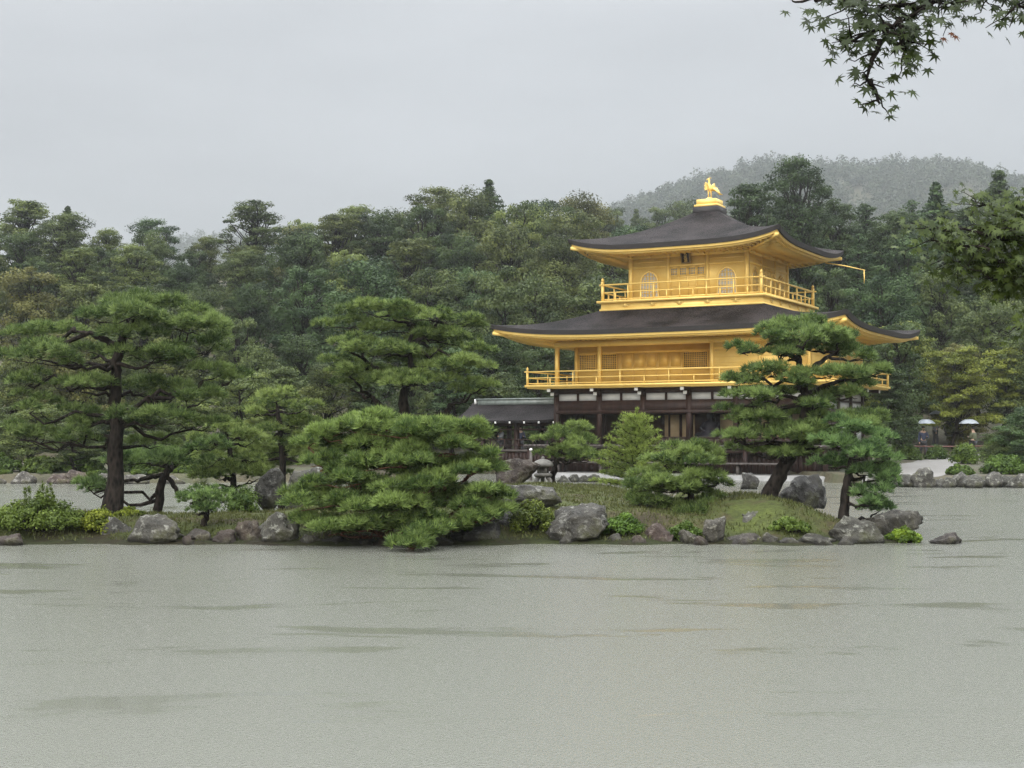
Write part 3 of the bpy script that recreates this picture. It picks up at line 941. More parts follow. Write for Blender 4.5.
for side in range(4):
    rz = side * math.pi / 2
    Rm = Matrix.Rotation(rz, 3, 'Z')
    mb = MB(); mb.box(-B3 - .09, -B3 + .09, -B3 - .09, -B3 + .09, 7.87, Z3 + .1); o = part(mb, 'gold_column', 'gold'); o.rotation_euler = (0, 0, rz)
    for x in (-.93, .93):
        mb = MB(); mb.box(x - .085, x + .085, -B3 - .09, -B3 - .02, 7.87, Z3 + .05); o = part(mb, 'gold_column', 'gold'); o.rotation_euler = (0, 0, rz)
    mb = MB()
    mb.box(-B3, B3, -B3 - .06, -B3 - .03, 7.87, 8.02); mb.box(-B3, B3, -B3 - .07, -B3 - .03, 9.36, 9.47); mb.box(-B3, B3, -B3 - .1, -B3 - .03, 9.80, Z3 + .04)
    mb.box(-B3, -.93, -B3 - .05, -B3 - .03, 9.62, 9.66); mb.box(.93, B3, -B3 - .05, -B3 - .03, 9.62, 9.66)
    for x in (-2.75, -1.83, -.93, 0, .93, 1.83, 2.75):
        mb.box(x - .1, x + .1, -B3 - .2, -B3 - .09, 9.83, 9.93); mb.box(x - .2, x + .2, -B3 - .17, -B3 - .09, 9.93, Z3 + .035)
    o = part(mb, 'tie_beam', 'gold'); o.rotation_euler = (0, 0, rz)
    # bell-shaped windows
    for x in (-1.84, 1.84):
        w, h = .84, 1.14
        def bell(scale, zo=0.0):
            pts = []
            half = [(1.0, 0.0), (.94, .3), (.93, .55), (.9, .68), (.78, .80), (.55, .90), (.28, .955), (0.0, 1.0)]
            for a, zz in half: pts.append((a * w / 2 * scale, zz * h * (1 + (scale - 1) * .5)))
            return pts + [(-a, zz) for a, zz in reversed(pts[:-1])]
        outer, inner = bell(1.14), bell(1.0)
        n_ = len(outer)
        fr = MB()
        Vv = [(a, -.06, zz) for a, zz in outer] + [(a, -.06, zz) for a, zz in inner] + [(a, 0.0, zz) for a, zz in outer] + [(a, -.01, zz) for a, zz in inner]
        Ff = []
        for i in range(n_ - 1):
            Ff += [(i, i + 1, n_ + i + 1, n_ + i), (2 * n_ + i, 2 * n_ + i + 1, i + 1, i), (n_ + i, n_ + i + 1, 3 * n_ + i + 1, 3 * n_ + i)]
        fr.add(Vv, Ff)
        wd = part(fr, 'arched_window', 'gold')
        pn = MB(); pn.add([(a, -.012, zz) for a, zz in inner], [tuple(range(n_))]); part(pn, 'pane', 'goldpane', wd)
        lt = MB()
        def hw_at(zz):
            zs = [p[1] for p in inner[:8]]; xs_ = [p[0] for p in inner[:8]]
            return float(np.interp(zz, zs, xs_))
        for i in range(1, 6):
            zz = h * i / 6; hw = hw_at(zz)
            lt.box(-hw, hw, -.04, -.018, zz - .014, zz + .014)
        for xx in (-.28, -.14, 0, .14, .28):
            top = float(np.interp(abs(xx), [p[0] for p in reversed(inner[:8])], [p[1] for p in reversed(inner[:8])]))
            lt.box(xx - (.026 if xx == 0 else .012), xx + (.026 if xx == 0 else .012), -.042, -.016, 0, top)
        part(lt, 'lattice', 'gold', wd)
        wd.rotation_euler = (0, 0, rz); wd.location = Rm @ Vector((x, -B3 - .03, 8.04))
    # centre doors with a latticed transom
    dr = MB()
    for xx in (-.84, -.42, 0, .42, .84): dr.box(xx - .035, xx + .035, -B3 - .062, -B3 - .03, 8.02, 9.36)
    for zz in (8.42, 8.86): dr.box(-.84, .84, -B3 - .055, -B3 - .03, zz - .03, zz + .03)
    d_o = part(dr, 'door', 'gold'); d_o.rotation_euler = (0, 0, rz)
    for xx in (-.63, -.21, .21, .63):
        o = lattice_window(.30, .30, 4, 3, 'transom_window', .06, 'goldpane'); o.rotation_euler = (0, 0, rz); o.location = Rm @ Vector((xx, -B3 - .032, 8.98))
# name board
mb = MB(); mb.box(-.22, .22, -.03, .03, 0, .56)
pl = part(mb, 'name_board', 'wood')
mb = MB(); mb.box(-.27, -.215, -.05, .04, -.04, .60); mb.box(.215, .27, -.05, .04, -.04, .60); mb.box(-.215, .215, -.045, .035, .56, .605); mb.box(-.215, .215, -.045, .035, -.045, 0)
part(mb, 'board_frame', 'goldlattice', pl)
for i, ch in enumerate('究竟頂'):
    cu = bpy.data.curves.new('character', 'FONT'); cu.body = ch; cu.size = .19; cu.align_x = 'CENTER'; cu.align_y = 'CENTER'; cu.extrude = .004
    cu.materials.append(M['gold'])
    tmp = bpy.data.objects.new('tmp', cu); o = bpy.data.objects.new('character', bpy.data.meshes.new_from_object(tmp)); bpy.data.objects.remove(tmp); COL.objects.link(o); o.parent = pl
    o.location = (0, -.037, .46 - .18 * i); o.rotation_euler = (math.pi / 2, 0, 0)
pl.location = (0, -B3 - .22, 9.50); pl.rotation_euler = (R(14), 0, 0); pl.scale = (.85, .85, .85)
mb = MB(); mb.box(-B3, B3, -B3, B3, Z3 + .03, Z3 + .06); part(mb, 'gold_ceiling', 'gold')
up = curved_roof('upper_roof', 4.91, 4.91, .62, .62, 12.06, 10.20, .42, .20, B3, B3, 'pyramid upper roof of dark bark shingles')
mb = MB(); mb.box(-.6, .6, -.6, .6, 11.95, 12.34); mb.box(-.56, .56, -.56, .56, 12.3, 12.345)
part(mb, 'roof_crown', 'shingle_edge', up)
# bamboo spout hanging off the eave corner
mb = MB()
mb.tube([(4.2, 4.2, 10.0), (5.0, 4.6, 9.85), (5.9, 4.9, 9.62)], [.035, .03, .022], 6)
mb.tube([(5.85, 4.88, 9.62), (5.86, 4.88, 9.3), (5.85, 4.89, 9.0)], [.02, .03, .015], 6)
part(mb, 'eave_spout', 'gold')
# phoenix on its stepped plinth
mb = MB()
mb.box(-.56, .56, -.56, .56, 12.345, 12.45); mb.box(-.47, .47, -.47, .47, 12.45, 12.70); mb.lathe([(.26, 0), (.22, .05), (.12, .1), (.09, .14)], 14, (0, 0, 12.70))
pth = part(mb, 'plinth', 'gold', up)
mb = MB()
for s in (-.05, .05):
    mb.tube([(s * 1.4, 0, 12.82), (s * 1.3, .02, 13.0), (s, -.02, 13.16)], [.022, .03, .055], 7)
mb.tube([(.12, .0, 13.12), (.06, 0, 13.2), (0, -.02, 13.3), (-.03, -.04, 13.42), (-.01, -.05, 13.52), (0, -.05, 13.6), (-.03, -.05, 13.66)], [.05, .115, .125, .085, .05, .045, .05], 10)
mb.ellipsoid((-.03, -.05, 13.67), (.065, .05, .055), 10, 6)
mb.tube([(-.08, -.05, 13.67), (-.17, -.05, 13.64)], [.025, .004], 6)
for k_ in range(4):
    mb.tube([(-.01 + k_ * .025, -.05, 13.70), (.0 + k_ * .045, -.05, 13.79 - k_ * .018)], [.014, .004], 5)
for s in (-1, 1):          # wings, half spread
    for k_ in range(6):
        a = R(62 - 16 * k_)
        L = .25 - .015 * k_
        r0 = Vector((-.02 if s < 0 else .05, s * .09, 13.30 - .02 * k_))
        r1 = r0 + Vector((s * .8 * L * math.cos(a), s * .18, L * math.sin(a)))
        rm = r0.lerp(r1, .5) + Vector((0, 0, .02))
        mb.tube([r0, rm, r1], [.035, .045, .012], 6)
for k_ in range(7):        # tail plumes sweeping back and down
    a = (k_ - 3) * .06
    mb.tube([(.1, a * .4, 13.16), (.26, a, 13.20 + .01 * k_), (.40, a * 1.6, 13.10 - .02 * k_), (.50, a * 2, 12.98)], [.04, .05, .04, .012], 6)
part(mb, 'phoenix', 'gold', smooth=True)

# seated statue inside the ground floor
t = empty('seated_statue', PAV.matrix_world @ Vector((0, 0, 0)))
pm = Matrix.Translation(PAV.location) @ Matrix.Rotation(R(-28.7), 4, 'Z')
t.location = pm @ Vector((1.15, -3.1, 1.42)); t.rotation_euler = (0, 0, R(-28.7))
tag(t, 'dark seated statue between the columns of the ground floor', 'statue')
mb = MB()
mb.lathe([(.62, .28), (.60, .36), (.48, .50), (.34, .62), (.30, .82), (.27, .98), (.13, 1.06), (.10, 1.12), (.15, 1.19), (.165, 1.29), (.13, 1.39), (.07, 1.46), (.02, 1.5)], 18)
mb.ellipsoid((-.38, -.16, .42), (.3, .2, .14)); mb.ellipsoid((.38, -.16, .42), (.3, .2, .14))
mb.tube([(-.28, 0, .95), (-.4, -.1, .7), (-.1, -.3, .56)], [.1, .1, .06], 8); mb.tube([(.28, 0, .95), (.4, -.1, .7), (.1, -.3, .56)], [.1, .1, .06], 8)
mb.build('body', M['lacquer'], t, True)
mb = MB(); mb.box(-.8, .8, -.5, .5, 0, .1); mb.box(-.72, .72, -.44, .44, .1, .2); mb.box(-.78, .78, -.48, .48, .2, .28)
mb.build('pedestal', M['wood'], t)

# terrace the pavilion stands on
mb = MB(); rng = np.random.default_rng(8)
n_ = 60
ring = []
for k_ in range(n_):
    a = 2 * math.pi * k_ / n_
    cx_, sy_ = math.cos(a), math.sin(a)
    s = 1 / max(abs(cx_) / 7.9, abs(sy_) / 6.35)
    s *= 1 + rng.uniform(-.012, .012)
    ring.append((cx_ * s, sy_ * s))
V = [(x, y, -.6) for x, y in ring] + [(x * .995, y * .995, .17) for x, y in ring] + [(x * .96, y * .96, .21) for x, y in ring] + [(0, 0, .22)]
Fs = []
for i in range(n_):
    j = (i + 1) % n_
    Fs += [(i, j, n_ + j, n_ + i), (n_ + i, n_ + j, 2 * n_ + j, 2 * n_ + i), (2 * n_ + i, 2 * n_ + j, 3 * n_)]
mb.add(V, Fs)
o = mb.build('terrace', M['terrace'], loc=PAV.location); o.rotation_euler = (0, 0, R(-28.7)); tag(o, kind='structure')

# --- boat pavilion at the left ------------------------------------------------
SOS = empty('boat_pavilion', PAV.location, R(-28.7))
tag(SOS, 'small open dark wooden boat pavilion with gabled roof, left of the golden pavilion', 'boat pavilion')
YC = .5
mb = MB(); rows = []
xs_ = np.linspace(-12.95, -7.15, 20)
prof = [(0.0, 3.42), (.25, 3.26), (.5, 3.10), (.9, 2.90), (1.3, 2.74), (1.7, 2.62), (2.1, 2.55)]
full = [(YC - a, z) for a, z in reversed(prof)] + [(YC + a, z) for a, z in prof[1:]]
V, Fs = [], []
for x in xs_:
    e = abs((x - (xs_[0] + xs_[-1]) / 2) / (xs_[-1] - xs_[0]) * 2)
    for y, z in full: V.append((x, y, z + .07 * e ** 4))
n2_ = len(full)
for i in range(len(xs_) - 1):
    for j in range(n2_ - 1):
        Fs.append((i * n2_ + j, (i + 1) * n2_ + j, (i + 1) * n2_ + j + 1, i * n2_ + j + 1))
mb.add(V, Fs)
Vb = [(x, y, z - .12) for x, y, z in V]
mb.add(Vb, [tuple(reversed(f)) for f in Fs])
nx2 = len(xs_)
edge = [i * n2_ for i in range(nx2)] + [(nx2 - 1) * n2_ + j for j in range(1, n2_)] + [i * n2_ + n2_ - 1 for i in range(nx2 - 2, -1, -1)] + [j for j in range(n2_ - 2, 0, -1)]
mb.add([V[i] for i in edge] + [Vb[i] for i in edge], [(len(edge) + i, len(edge) + (i + 1) % len(edge), (i + 1) % len(edge), i) for i in range(len(edge))])
rf = part(mb, 'roof', 'shingle_dark', SOS)
mb = MB(); mb.box(-12.6, -7.4, YC - .14, YC + .14, 3.36, 3.62); mb.box(-12.7, -7.3, YC - .2, YC + .2, 3.62, 3.68); part(mb, 'ridge_cap', 'copper', rf)
mb = MB(); mb.box(-12.78, -12.7, YC - .16, YC + .16, 3.40, 3.66); part(mb, 'ridge_end', 'white', rf)
for y in (YC - 2.1, YC + 2.1):
    for x in np.linspace(-12.85, -7.3, 8):
        mb = MB(); mb.box(x - .04, x + .04, y - .02, y + .02, 2.40 + .0, 2.50); part(mb, 'rafter_tip', 'white', rf)
for x in (-11.6, -9.7, -7.7):
    for y in (YC - 1.35, YC + 1.35):
        mb = MB(); mb.box(x - .1, x + .1, y - .1, y + .1, -.7, 2.62); part(mb, 'post', 'wood', SOS)
mb = MB()
for y in (YC - 1.35, YC + 1.35):
    mb.box(-11.9, -7.3, y - .07, y + .07, 2.30, 2.44); mb.box(-11.7, -7.6, y - .05, y + .05, 2.08, 2.16)
for x in (-11.6, -9.7, -7.7): mb.box(x - .06, x + .06, YC - 1.6, YC + 1.6, 2.445, 2.55)
part(mb, 'beam', 'wood', SOS)
mb = MB(); mb.box(-12.0, -6.95, YC - 1.6, YC + 1.6, 1.04, 1.14); part(mb, 'deck', 'woodgrey', SOS)
mb = MB()
for x in np.arange(-11.9, -7.0, .2): mb.box(x, x + .185, YC - 1.52, YC - 1.48, .35, 1.04)
for x in np.linspace(-11.8, -7.2, 4): mb.box(x - .08, x + .08, YC - 1.45, YC - 1.29, -.7, 1.04)
part(mb, 'skirt_boards', 'wood', SOS)
mb = MB()
for y in (YC - 1.5, YC + 1.5):
    for z in (1.35, 1.62): mb.box(-11.9, -7.1, y - .025, y + .025, z - .025, z + .025)
    for x in np.linspace(-11.85, -7.15, 7): mb.box(x - .03, x + .03, y - .03, y + .03, 1.14, 1.68)
part(mb, 'railing', 'wood', SOS)

# ------------------------------------------------------------------ vegetation builders
def unit(v):
    return v / (np.linalg.norm(v, axis=-1, keepdims=True) + 1e-9)


def leaves(mb, rng, C, N, size, tint, aspect=.62, jit=.9):
    """diamond leaf clumps centred at C, facing roughly N"""
    n = len(C)
    N = unit(N + rng.normal(0, jit, (n, 3)) * .6)
    t = unit(np.cross(N, rng.normal(0, 1, (n, 3))))
    b = np.cross(N, t)
    s = (size * rng.uniform(.6, 1.35, n))[:, None]
    V = np.stack([C + t * s * .5, C + b * s * aspect * .5 + N * s * .08, C - t * s * .5, C - b * s * aspect * .5 + N * s * .08], 1).reshape(-1, 3)
    mb.add(V, np.arange(4 * n).reshape(-1, 4), np.repeat(tint, 4))


def tufts(mb, rng, C, A, length, k, width, tint, spread=.75):
    """needle tufts: k thin needles fanning from each centre about axis A"""
    n = len(C)
    Cc = np.repeat(C, k, 0); Aa = np.repeat(A, k, 0)
    D = unit(Aa + spread * unit(rng.normal(0, 1, (n * k, 3))))
    P = unit(np.cross(D, rng.normal(0, 1, (n * k, 3))))
    L = (length * rng.uniform(.7, 1.15, n * k))[:, None]
    V = np.stack([Cc - P * width / 2 + D * L * .12, Cc + P * width / 2 + D * L * .12, Cc + D * L], 1).reshape(-1, 3)
    tt = np.repeat(np.clip(np.repeat(tint, k) + rng.normal(0, .12, n * k), 0, 1), 3)
    mb.add(V, np.arange(3 * n * k).reshape(-1, 3), tt)


def sphere_dirs(rng, n, zmin=-1.0):
    z = rng.uniform(zmin, 1, n); a = rng.uniform(0, 2 * np.pi, n); r = np.sqrt(1 - z * z)
    return np.stack([r * np.cos(a), r * np.sin(a), z], 1)


def lobe_leaves(mb, rng, c, r, n, size, tint0, zmin=-.5, depth=.6):
    d = sphere_dirs(rng, n, zmin)
    rad = 1.12 - depth * rng.uniform(0, 1, n) ** 1.3
    rad *= 1 + .16 * np.sin(d[:, 0] * 5 + c[0] * 9) * np.cos(d[:, 1] * 6 + c[1] * 7)
    C = np.array(c) + d * np.array(r) * rad[:, None]
    leaves(mb, rng, C, d + np.array([0, 0, .35]), size, np.clip(tint0 + rng.normal(0, .13, n), 0, 1))


def bent(rng, a, b, n=6, wob=.08, sag=0.0):
    a, b = np.array(a, float), np.array(b, float)
    L = np.linalg.norm(b - a)
    t = np.linspace(0, 1, n)[:, None]
    P = a + (b - a) * t
    W_ = rng.normal(0, wob * L, (n, 3)); W_[0] = 0; W_[-1] = 0
    P = P + W_
    P[:, 2] += -sag * L * 4 * (t * (1 - t))[:, 0]
    return P


def tree_root(name, kind_seed):
    return empty(name)


def proto_broad(seed, H=10.0, R_=3.4, nl=34, per=330, size=.18, low=.10):
    nl = int(nl * 2.3); ph = rng0 = random.Random(seed).uniform(0, 6.28)
    rng = np.random.default_rng(seed)
    root = empty('forest_tree')
    cr = MB(); tr = MB()
    tr.tube(bent(rng, (0, 0, -.8), (rng.normal(0, .3), rng.normal(0, .3), H * .8), 7, .02), np.linspace(.28, .06, 7), 7)
    for i in range(nl):
        z = low + (1 - low) * ((i + .5) / nl)
        env = R_ * (np.sin(np.pi * min(1, (z - low) / (1 - low) * .84 + .10))) ** .7
        env *= 1 + .20 * math.sin(i * 2.4 * 2 + ph) * math.sin(z * 9 + ph) + .14 * math.sin(i * 2.4 * 3 + ph * 2)
        a = i * 2.4 + rng.uniform(-.5, .5)
        rr = env * rng.uniform(.3, .95)
        c = np.array([rr * math.cos(a), rr * math.sin(a), z * H - .6])
        r = R_ * rng.uniform(.10, .30)
        c = c + rng.normal(0, .22, 3)
        lobe_leaves(cr, rng, c, (r * 1.1, r * 1.1, r * rng.uniform(.5, .95)), int(30 + per * min(1.3, (r / (.23 * R_)) ** 2)), size, rng.uniform(.0, 1.), -.8)
        tr.tube(bent(rng, (0, 0, max(H * .15, c[2] - H * .22)), c, 5, .05), np.linspace(.09, .02, 5), 5)
    cr.build('crown', M['leaf'], root); tr.build('trunk', M['bark'], root, True)
    return root


def proto_cedar(seed, H=14.0, R_=2.6, nl=170, per=130, size=.20):
    rng = np.random.default_rng(seed)
    root = empty('cedar_tree')
    cr = MB(); tr = MB()
    tr.tube(bent(rng, (0, 0, -1), (0, 0, H * .98), 8, .006), np.linspace(.34, .03, 8), 7)
    for i in range(nl):
        t = (i + .5) / nl
        z = H * (.16 + .83 * t)
        env = R_ * ((1 - t) * 1.02 + .0) ** .82 * rng.uniform(.25, 1.2) * (1 + .25 * math.sin(t * 23 + seed))
        a = i * 2.4 + rng.uniform(-.4, .4)
        c = np.array([env * math.cos(a), env * math.sin(a), z])
        r = R_ * (.07 + .25 * (1 - t)) * rng.uniform(.6, 1.35)
        lobe_leaves(cr, rng, c, (r * 1.3, r * 1.3, r * (.5 if t < .85 else .9)), int(20 + per * min(1.3, (r / (.2 * R_)) ** 2)), size, rng.uniform(.0, 1.), -.8)
        tr.tube(bent(rng, (0, 0, z - .3), c, 4, .04), np.linspace(.06, .02, 4), 5)
    cr.build('crown', M['leaf'], root); tr.build('trunk', M['bark'], root, True)
    return root


def proto_layered(seed, H=8.0, R_=3.0, npads=26, per=640, size=.17, flat=.26, lean=.6):
    """spreading tree with flat tiers of foliage and open gaps between"""
    rng = np.random.default_rng(seed)
    root = empty('garden_tree')
    cr = MB(); tr = MB()
    T = bent(rng, (0, 0, -.5), (rng.normal(0, lean), rng.normal(0, lean), H * .92), 8, .035)
    tr.tube(T, np.linspace(.2, .04, 8), 8, rough=.1, rng=rng)
    for i in range(npads):
        t = (i + .5) / npads
        z = H * (.22 + .76 * t)
        a = i * 2.4 + rng.uniform(-.5, .5)
        env = R_ * (1 - t * .75) ** .6 * rng.uniform(.35, 1.0)
        k = min(7, max(1, int(t * .9 * 7)))
        c = np.array([T[k][0] + env * math.cos(a), T[k][1] + env * math.sin(a), z])
        r = R_ * rng.uniform(.26, .44)
        tr.tube(bent(rng, T[k] * [1, 1, 0] + [0, 0, z - .5 - .2 * env], c, 5, .06), np.linspace(.07, .02, 5), 5)
        for _ in range(4):
            cc = c + np.append(rng.normal(0, r * .45, 2), rng.normal(0, r * .12))
            lobe_leaves(cr, rng, cc, (r * .62, r * .62, r * flat * rng.uniform(.9, 1.5)), per // 4, size, rng.uniform(.1, .9), -.35, .6)
    cr.build('crown', M['leaf'], root); tr.build('trunk', M['bark'], root, True)
    return root


# --- forest ---------------------------------------------------------------------
PROTO = {
    'broad': [proto_broad(11), proto_broad(12, R_=3.0, nl=30), proto_broad(13, R_=3.7, nl=38), proto_broad(14, R_=2.8, nl=28, low=.1)],
    'cedar': [proto_cedar(21), proto_cedar(22, R_=2.3), proto_cedar(23, R_=3.2, nl=66)],
    'tower': [proto_broad(15, 18.0, 3.5, 56, 260, .20, .08), proto_broad(16, 18.0, 3.0, 50, 260, .20, .08)],
    'layer': [proto_layered(31), proto_layered(32, R_=3.4, npads=26), proto_layered(33, R_=2.6, lean=.3)],
}
used = set()
FOREST = []          # (row, u, root, kind, colour word)


def plant(kind, idx, x, y, height, spread, col, row, word, rz, zoff=0.0):
    p = PROTO[kind][idx % len(PROTO[kind])]
    base_h = {'tower': 18.0, 'broad': 10.0, 'cedar': 14.0, 'layer': 8.0}[kind]
    if id(p) not in used:
        used.add(id(p)); o = p
    else:
        o = copy_tree(p)
    s = height / base_h
    o.location = (x, y, float(ground_z(x, y)) - .1 + zoff)
    o.rotation_euler = (0, 0, rz)
    o.scale = (s * spread, s * spread, s)
    for c in o.children:
        if c.name.startswith('crown'): c.color = (*col, 1)
    FOREST.append((row, pixel_u(x, y), o, kind, word))
    return o


COLW = {
    'dark green': (.62, .74, .66), 'olive green': (1.10, 1.04, .78), 'mid green': (1.0, 1.04, .9), 'brownish green': (1.22, .98, .78),
    'blue green': (.70, .92, .90), 'pale green': (1.42, 1.42, 1.05), 'yellow green': (1.9, 1.72, .75), 'deep green': (.48, .62, .52),
}


def top_height(v, y, x):
    return W(512, v, y).z - float(ground_z(x, y))


rng = np.random.default_rng(77)
SKY = [(-30, 208), (40, 205), (85, 208), (110, 220), (160, 216), (205, 222), (245, 214), (290, 198), (330, 210), (365, 200), (420, 190), (470, 180), (505, 196), (545, 190), (600, 203), (650, 214), (700, 218), (760, 205), (850, 208), (900, 206), (1060, 200)]
rows = [('skyline', 130, 46, lambda u: lerp_tab(SKY, u), 'cdb', 4.0),
        ('infill', 122, 46, lambda u: lerp_tab(SKY, u) + 15, 'b', 2.5),
        ('upper', 112, 52, lambda u: lerp_tab(SKY, u) + 36, 'b', 3.0),
        ('middle', 96, 58, lambda u: lerp_tab(SKY, u) * .35 + 200, 'b', 3.0),
        ('lower', 82, 66, lambda u: 322 + 8 * math.sin(u * .02), 'bl', 2.5)]
for name, dist, stp, vf, kinds, jy in rows:
    u = -28.0
    k_ = 0
    while u < 1055:
        y = dist + rng.uniform(-jy, jy)
        x = (u - CX) / F * y
        v = float(vf(u)) + rng.uniform(-13, 15)
        if 560 < u < 840 and name in ('lower',):
            u += stp; continue
        right = u > 740
        roll = rng.uniform()
        if name == 'skyline' and (roll < .16 or right):
            kind = 'cedar'
        elif name == 'skyline' and roll < .72:
            kind = 'tower'
        elif name == 'infill' and right and roll < .5:
            kind = 'cedar'
        elif name in ('upper', 'infill') and not right and roll < .35:
            kind = 'tower'
        elif name == 'skyline' and roll < .76 and u > 60:
            kind = 'layer'
        elif name == 'upper' and right and roll < .75:
            kind = 'cedar'
        elif name == 'middle' and right and roll < .35:
            kind = 'cedar'
        elif name == 'lower' and roll < .4:
            kind = 'layer'
        else:
            kind = 'broad'
        if kind == 'cedar':
            word = rng.choice(['dark green', 'deep green', 'blue green'])
        else:
            word = rng.choice(['dark green', 'olive green', 'mid green', 'brownish green', 'blue green', 'pale green', 'deep green'], p=[.18, .2, .2, .12, .1, .1, .1])
        h = max(5.0, top_height(v, y, x))
        sp = {'tower': rng.uniform(1.45, 2.0), 'broad': rng.uniform(.85, 1.12), 'cedar': rng.uniform(1.2, 1.55), 'layer': rng.uniform(.8, 1.0)}[kind]
        plant(kind, int(rng.integers(0, 9)), x, y, h, sp * (10.5 / h if kind == 'broad' and h > 10.5 else 1), COLW[word], name, word, rng.uniform(0, 6.28))
        u += stp * rng.uniform(.82, 1.18); k_ += 1
# tall cedars standing out above the pavilion's roof and at the right
for kind, u, v, y, sp, word, idx in (('tower', 800, 153, 112, 1.0, 'deep green', 0), ('tower', 750, 178, 108, 1.0, 'deep green', 1), ('tower', 838, 196, 116, .9, 'dark green', 1),
                                     ('cedar', 938, 180, 116, 1.35, 'blue green', 1), ('cedar', 1002, 168, 112, 1.4, 'dark green', 0), ('cedar', 868, 203, 120, 1.5, 'deep green', 2), ('tower', 893, 208, 114, .9, 'dark green', 0),
                                     ('cedar', 915, 212, 119, 1.5, 'deep green', 0), ('tower', 968, 205, 115, .95, 'deep green', 1), ('cedar', 780, 200, 118, 1.5, 'dark green', 1)):
    x = (u - CX) / F * y
    h = top_height(v, y, x)
    b_h = 14.0 if kind == 'cedar' else 18.0
    plant(kind, idx, x, y, h, sp * b_h / h, COLW[word], 'tall', word, u * .1)
# hazier crowns on the rise further back
u = 585
while u < 760:
    y = 205 + rng.uniform(-6, 6); x = (u - CX) / F * y
    v = 204 - (u - 585) * .03 + rng.uniform(-7, 8)
    plant('cedar' if rng.uniform() < .35 else 'broad', int(rng.integers(0, 9)), x, y, max(8, top_height(v, y, x)), 1.0, COLW['mid green'], 'rise', 'hazy green', rng.uniform(0, 6))
    u += 26
# trees along the left bank behind the island
for u, v, y, kind, word, sp in ((-15, 392, 60, 'layer', 'mid green', 1.0), (35, 402, 58.5, 'layer', 'pale green', 1.2), (75, 420, 57, 'layer', 'mid green', 1.3), (108, 412, 60, 'layer', 'dark green', 1.2),
                                (150, 405, 58, 'layer', 'mid green', 1.25), (195, 392, 61, 'layer', 'pale green', 1.2), (238, 372, 63, 'layer', 'pale green', 1.1), (282, 365, 66, 'layer', 'mid green', 1.1),
                                (325, 362, 70, 'broad', 'olive green', 1.0), (368, 372, 70, 'layer', 'dark green', 1.0), (412, 360, 73, 'broad', 'mid green', .9), (455, 345, 76, 'layer', 'blue green', 1.0),
                                (500, 372, 77, 'layer', 'mid green', 1.1), (540, 340, 80, 'broad', 'dark green', .9), (508, 268, 86, 'layer', 'mid green', .75), (15, 345, 72, 'broad', 'olive green', .9), (70, 330, 74, 'layer', 'brownish green', 1.0), (255, 340, 75, 'broad', 'mid green', .9)):
    x = (u - CX) / F * y
    h = max(2.4, top_height(v, y, x))
    plant(kind, int(rng.integers(0, 9)), x, y, h, sp * (1 if h > 4 else 1.15), COLW[word], 'left bank', word, rng.uniform(0, 6.28))
# maples and garden trees on the right bank
for u, v, y, kind, word, sp, idx in ((905, 322, 84, 'layer', 'yellow green', 1.05, 1), (955, 347, 80, 'layer', 'yellow green', .95, 0), (1008, 346, 81, 'layer', 'yellow green', 1.0, 2), (868, 340, 84, 'layer', 'pale green', .9, 1),
                                     (985, 300, 88, 'layer', 'mid green', .9, 1), (1035, 318, 84, 'broad', 'dark green', .9, 0), (930, 345, 90, 'broad', 'olive green', .8, 2), (890, 368, 72, 'layer', 'dark green', 1.0, 2),
                                     (1030, 405, 57, 'layer', 'blue green', 1.3, 0), (1000, 425, 58, 'layer', 'mid green', 1.35, 1)):
    x = (u - CX) / F * y
    plant(kind, idx, x, y, top_height(v, y, x), sp, COLW[word], 'right bank', word, u * .37)

ORD = ['', 'first', 'second', 'third', 'fourth', 'fifth', 'sixth', 'seventh', 'eighth', 'ninth', 'tenth', 'eleventh', 'twelfth', 'thirteenth', 'fourteenth', 'fifteenth', 'sixteenth', 'seventeenth', 'eighteenth', 'nineteenth', 'twentieth',
       'twenty-first', 'twenty-second', 'twenty-third', 'twenty-fourth', 'twenty-fifth', 'twenty-sixth', 'twenty-seventh', 'twenty-eighth', 'twenty-ninth', 'thirtieth']
ROWTXT = {'skyline': 'on the forest skyline', 'infill': 'filling the gaps just under the skyline', 'upper': 'in the forest row below the skyline', 'middle': 'in the middle forest row', 'lower': 'at the foot of the forest',
          'tall': 'rising tall above its neighbours', 'rise': 'on the far rise behind the roof', 'left bank': 'on the far left bank', 'right bank': 'on the right bank by the path'}
ROWGRP = {'infill': 'trees just under the skyline', 'skyline': 'trees on the forest skyline', 'upper': 'trees below the skyline', 'middle': 'trees of the middle hillside', 'lower': 'trees at the foot of the forest',
          'tall': 'tall cedars behind the pavilion', 'rise': 'hazy trees on the far rise', 'left bank': 'trees along the far left bank', 'right bank': 'trees along the right bank'}
KINDTXT = {'tower': 'billowing', 'broad': 'rounded', 'cedar': 'pointed', 'layer': 'tiered'}
KINDNAME = {'tower': 'cedar_tree', 'broad': 'broadleaf_tree', 'cedar': 'cedar_tree', 'layer': 'garden_tree'}
for row in ROWTXT:
    items = sorted([f for f in FOREST if f[0] == row], key=lambda f: f[1])
    for i, (rw, u, o, kind, word) in enumerate(items):
        o.name = KINDNAME[kind]
        tag(o, f"{KINDTXT[kind]} {word} tree {ROWTXT[row]}, {ORD[i + 1]} from left", 'tree', ROWGRP[row])

# --- forest cover on the far mountains: one mass ---------------------------------
rng = np.random.default_rng(99)
mb = MB()


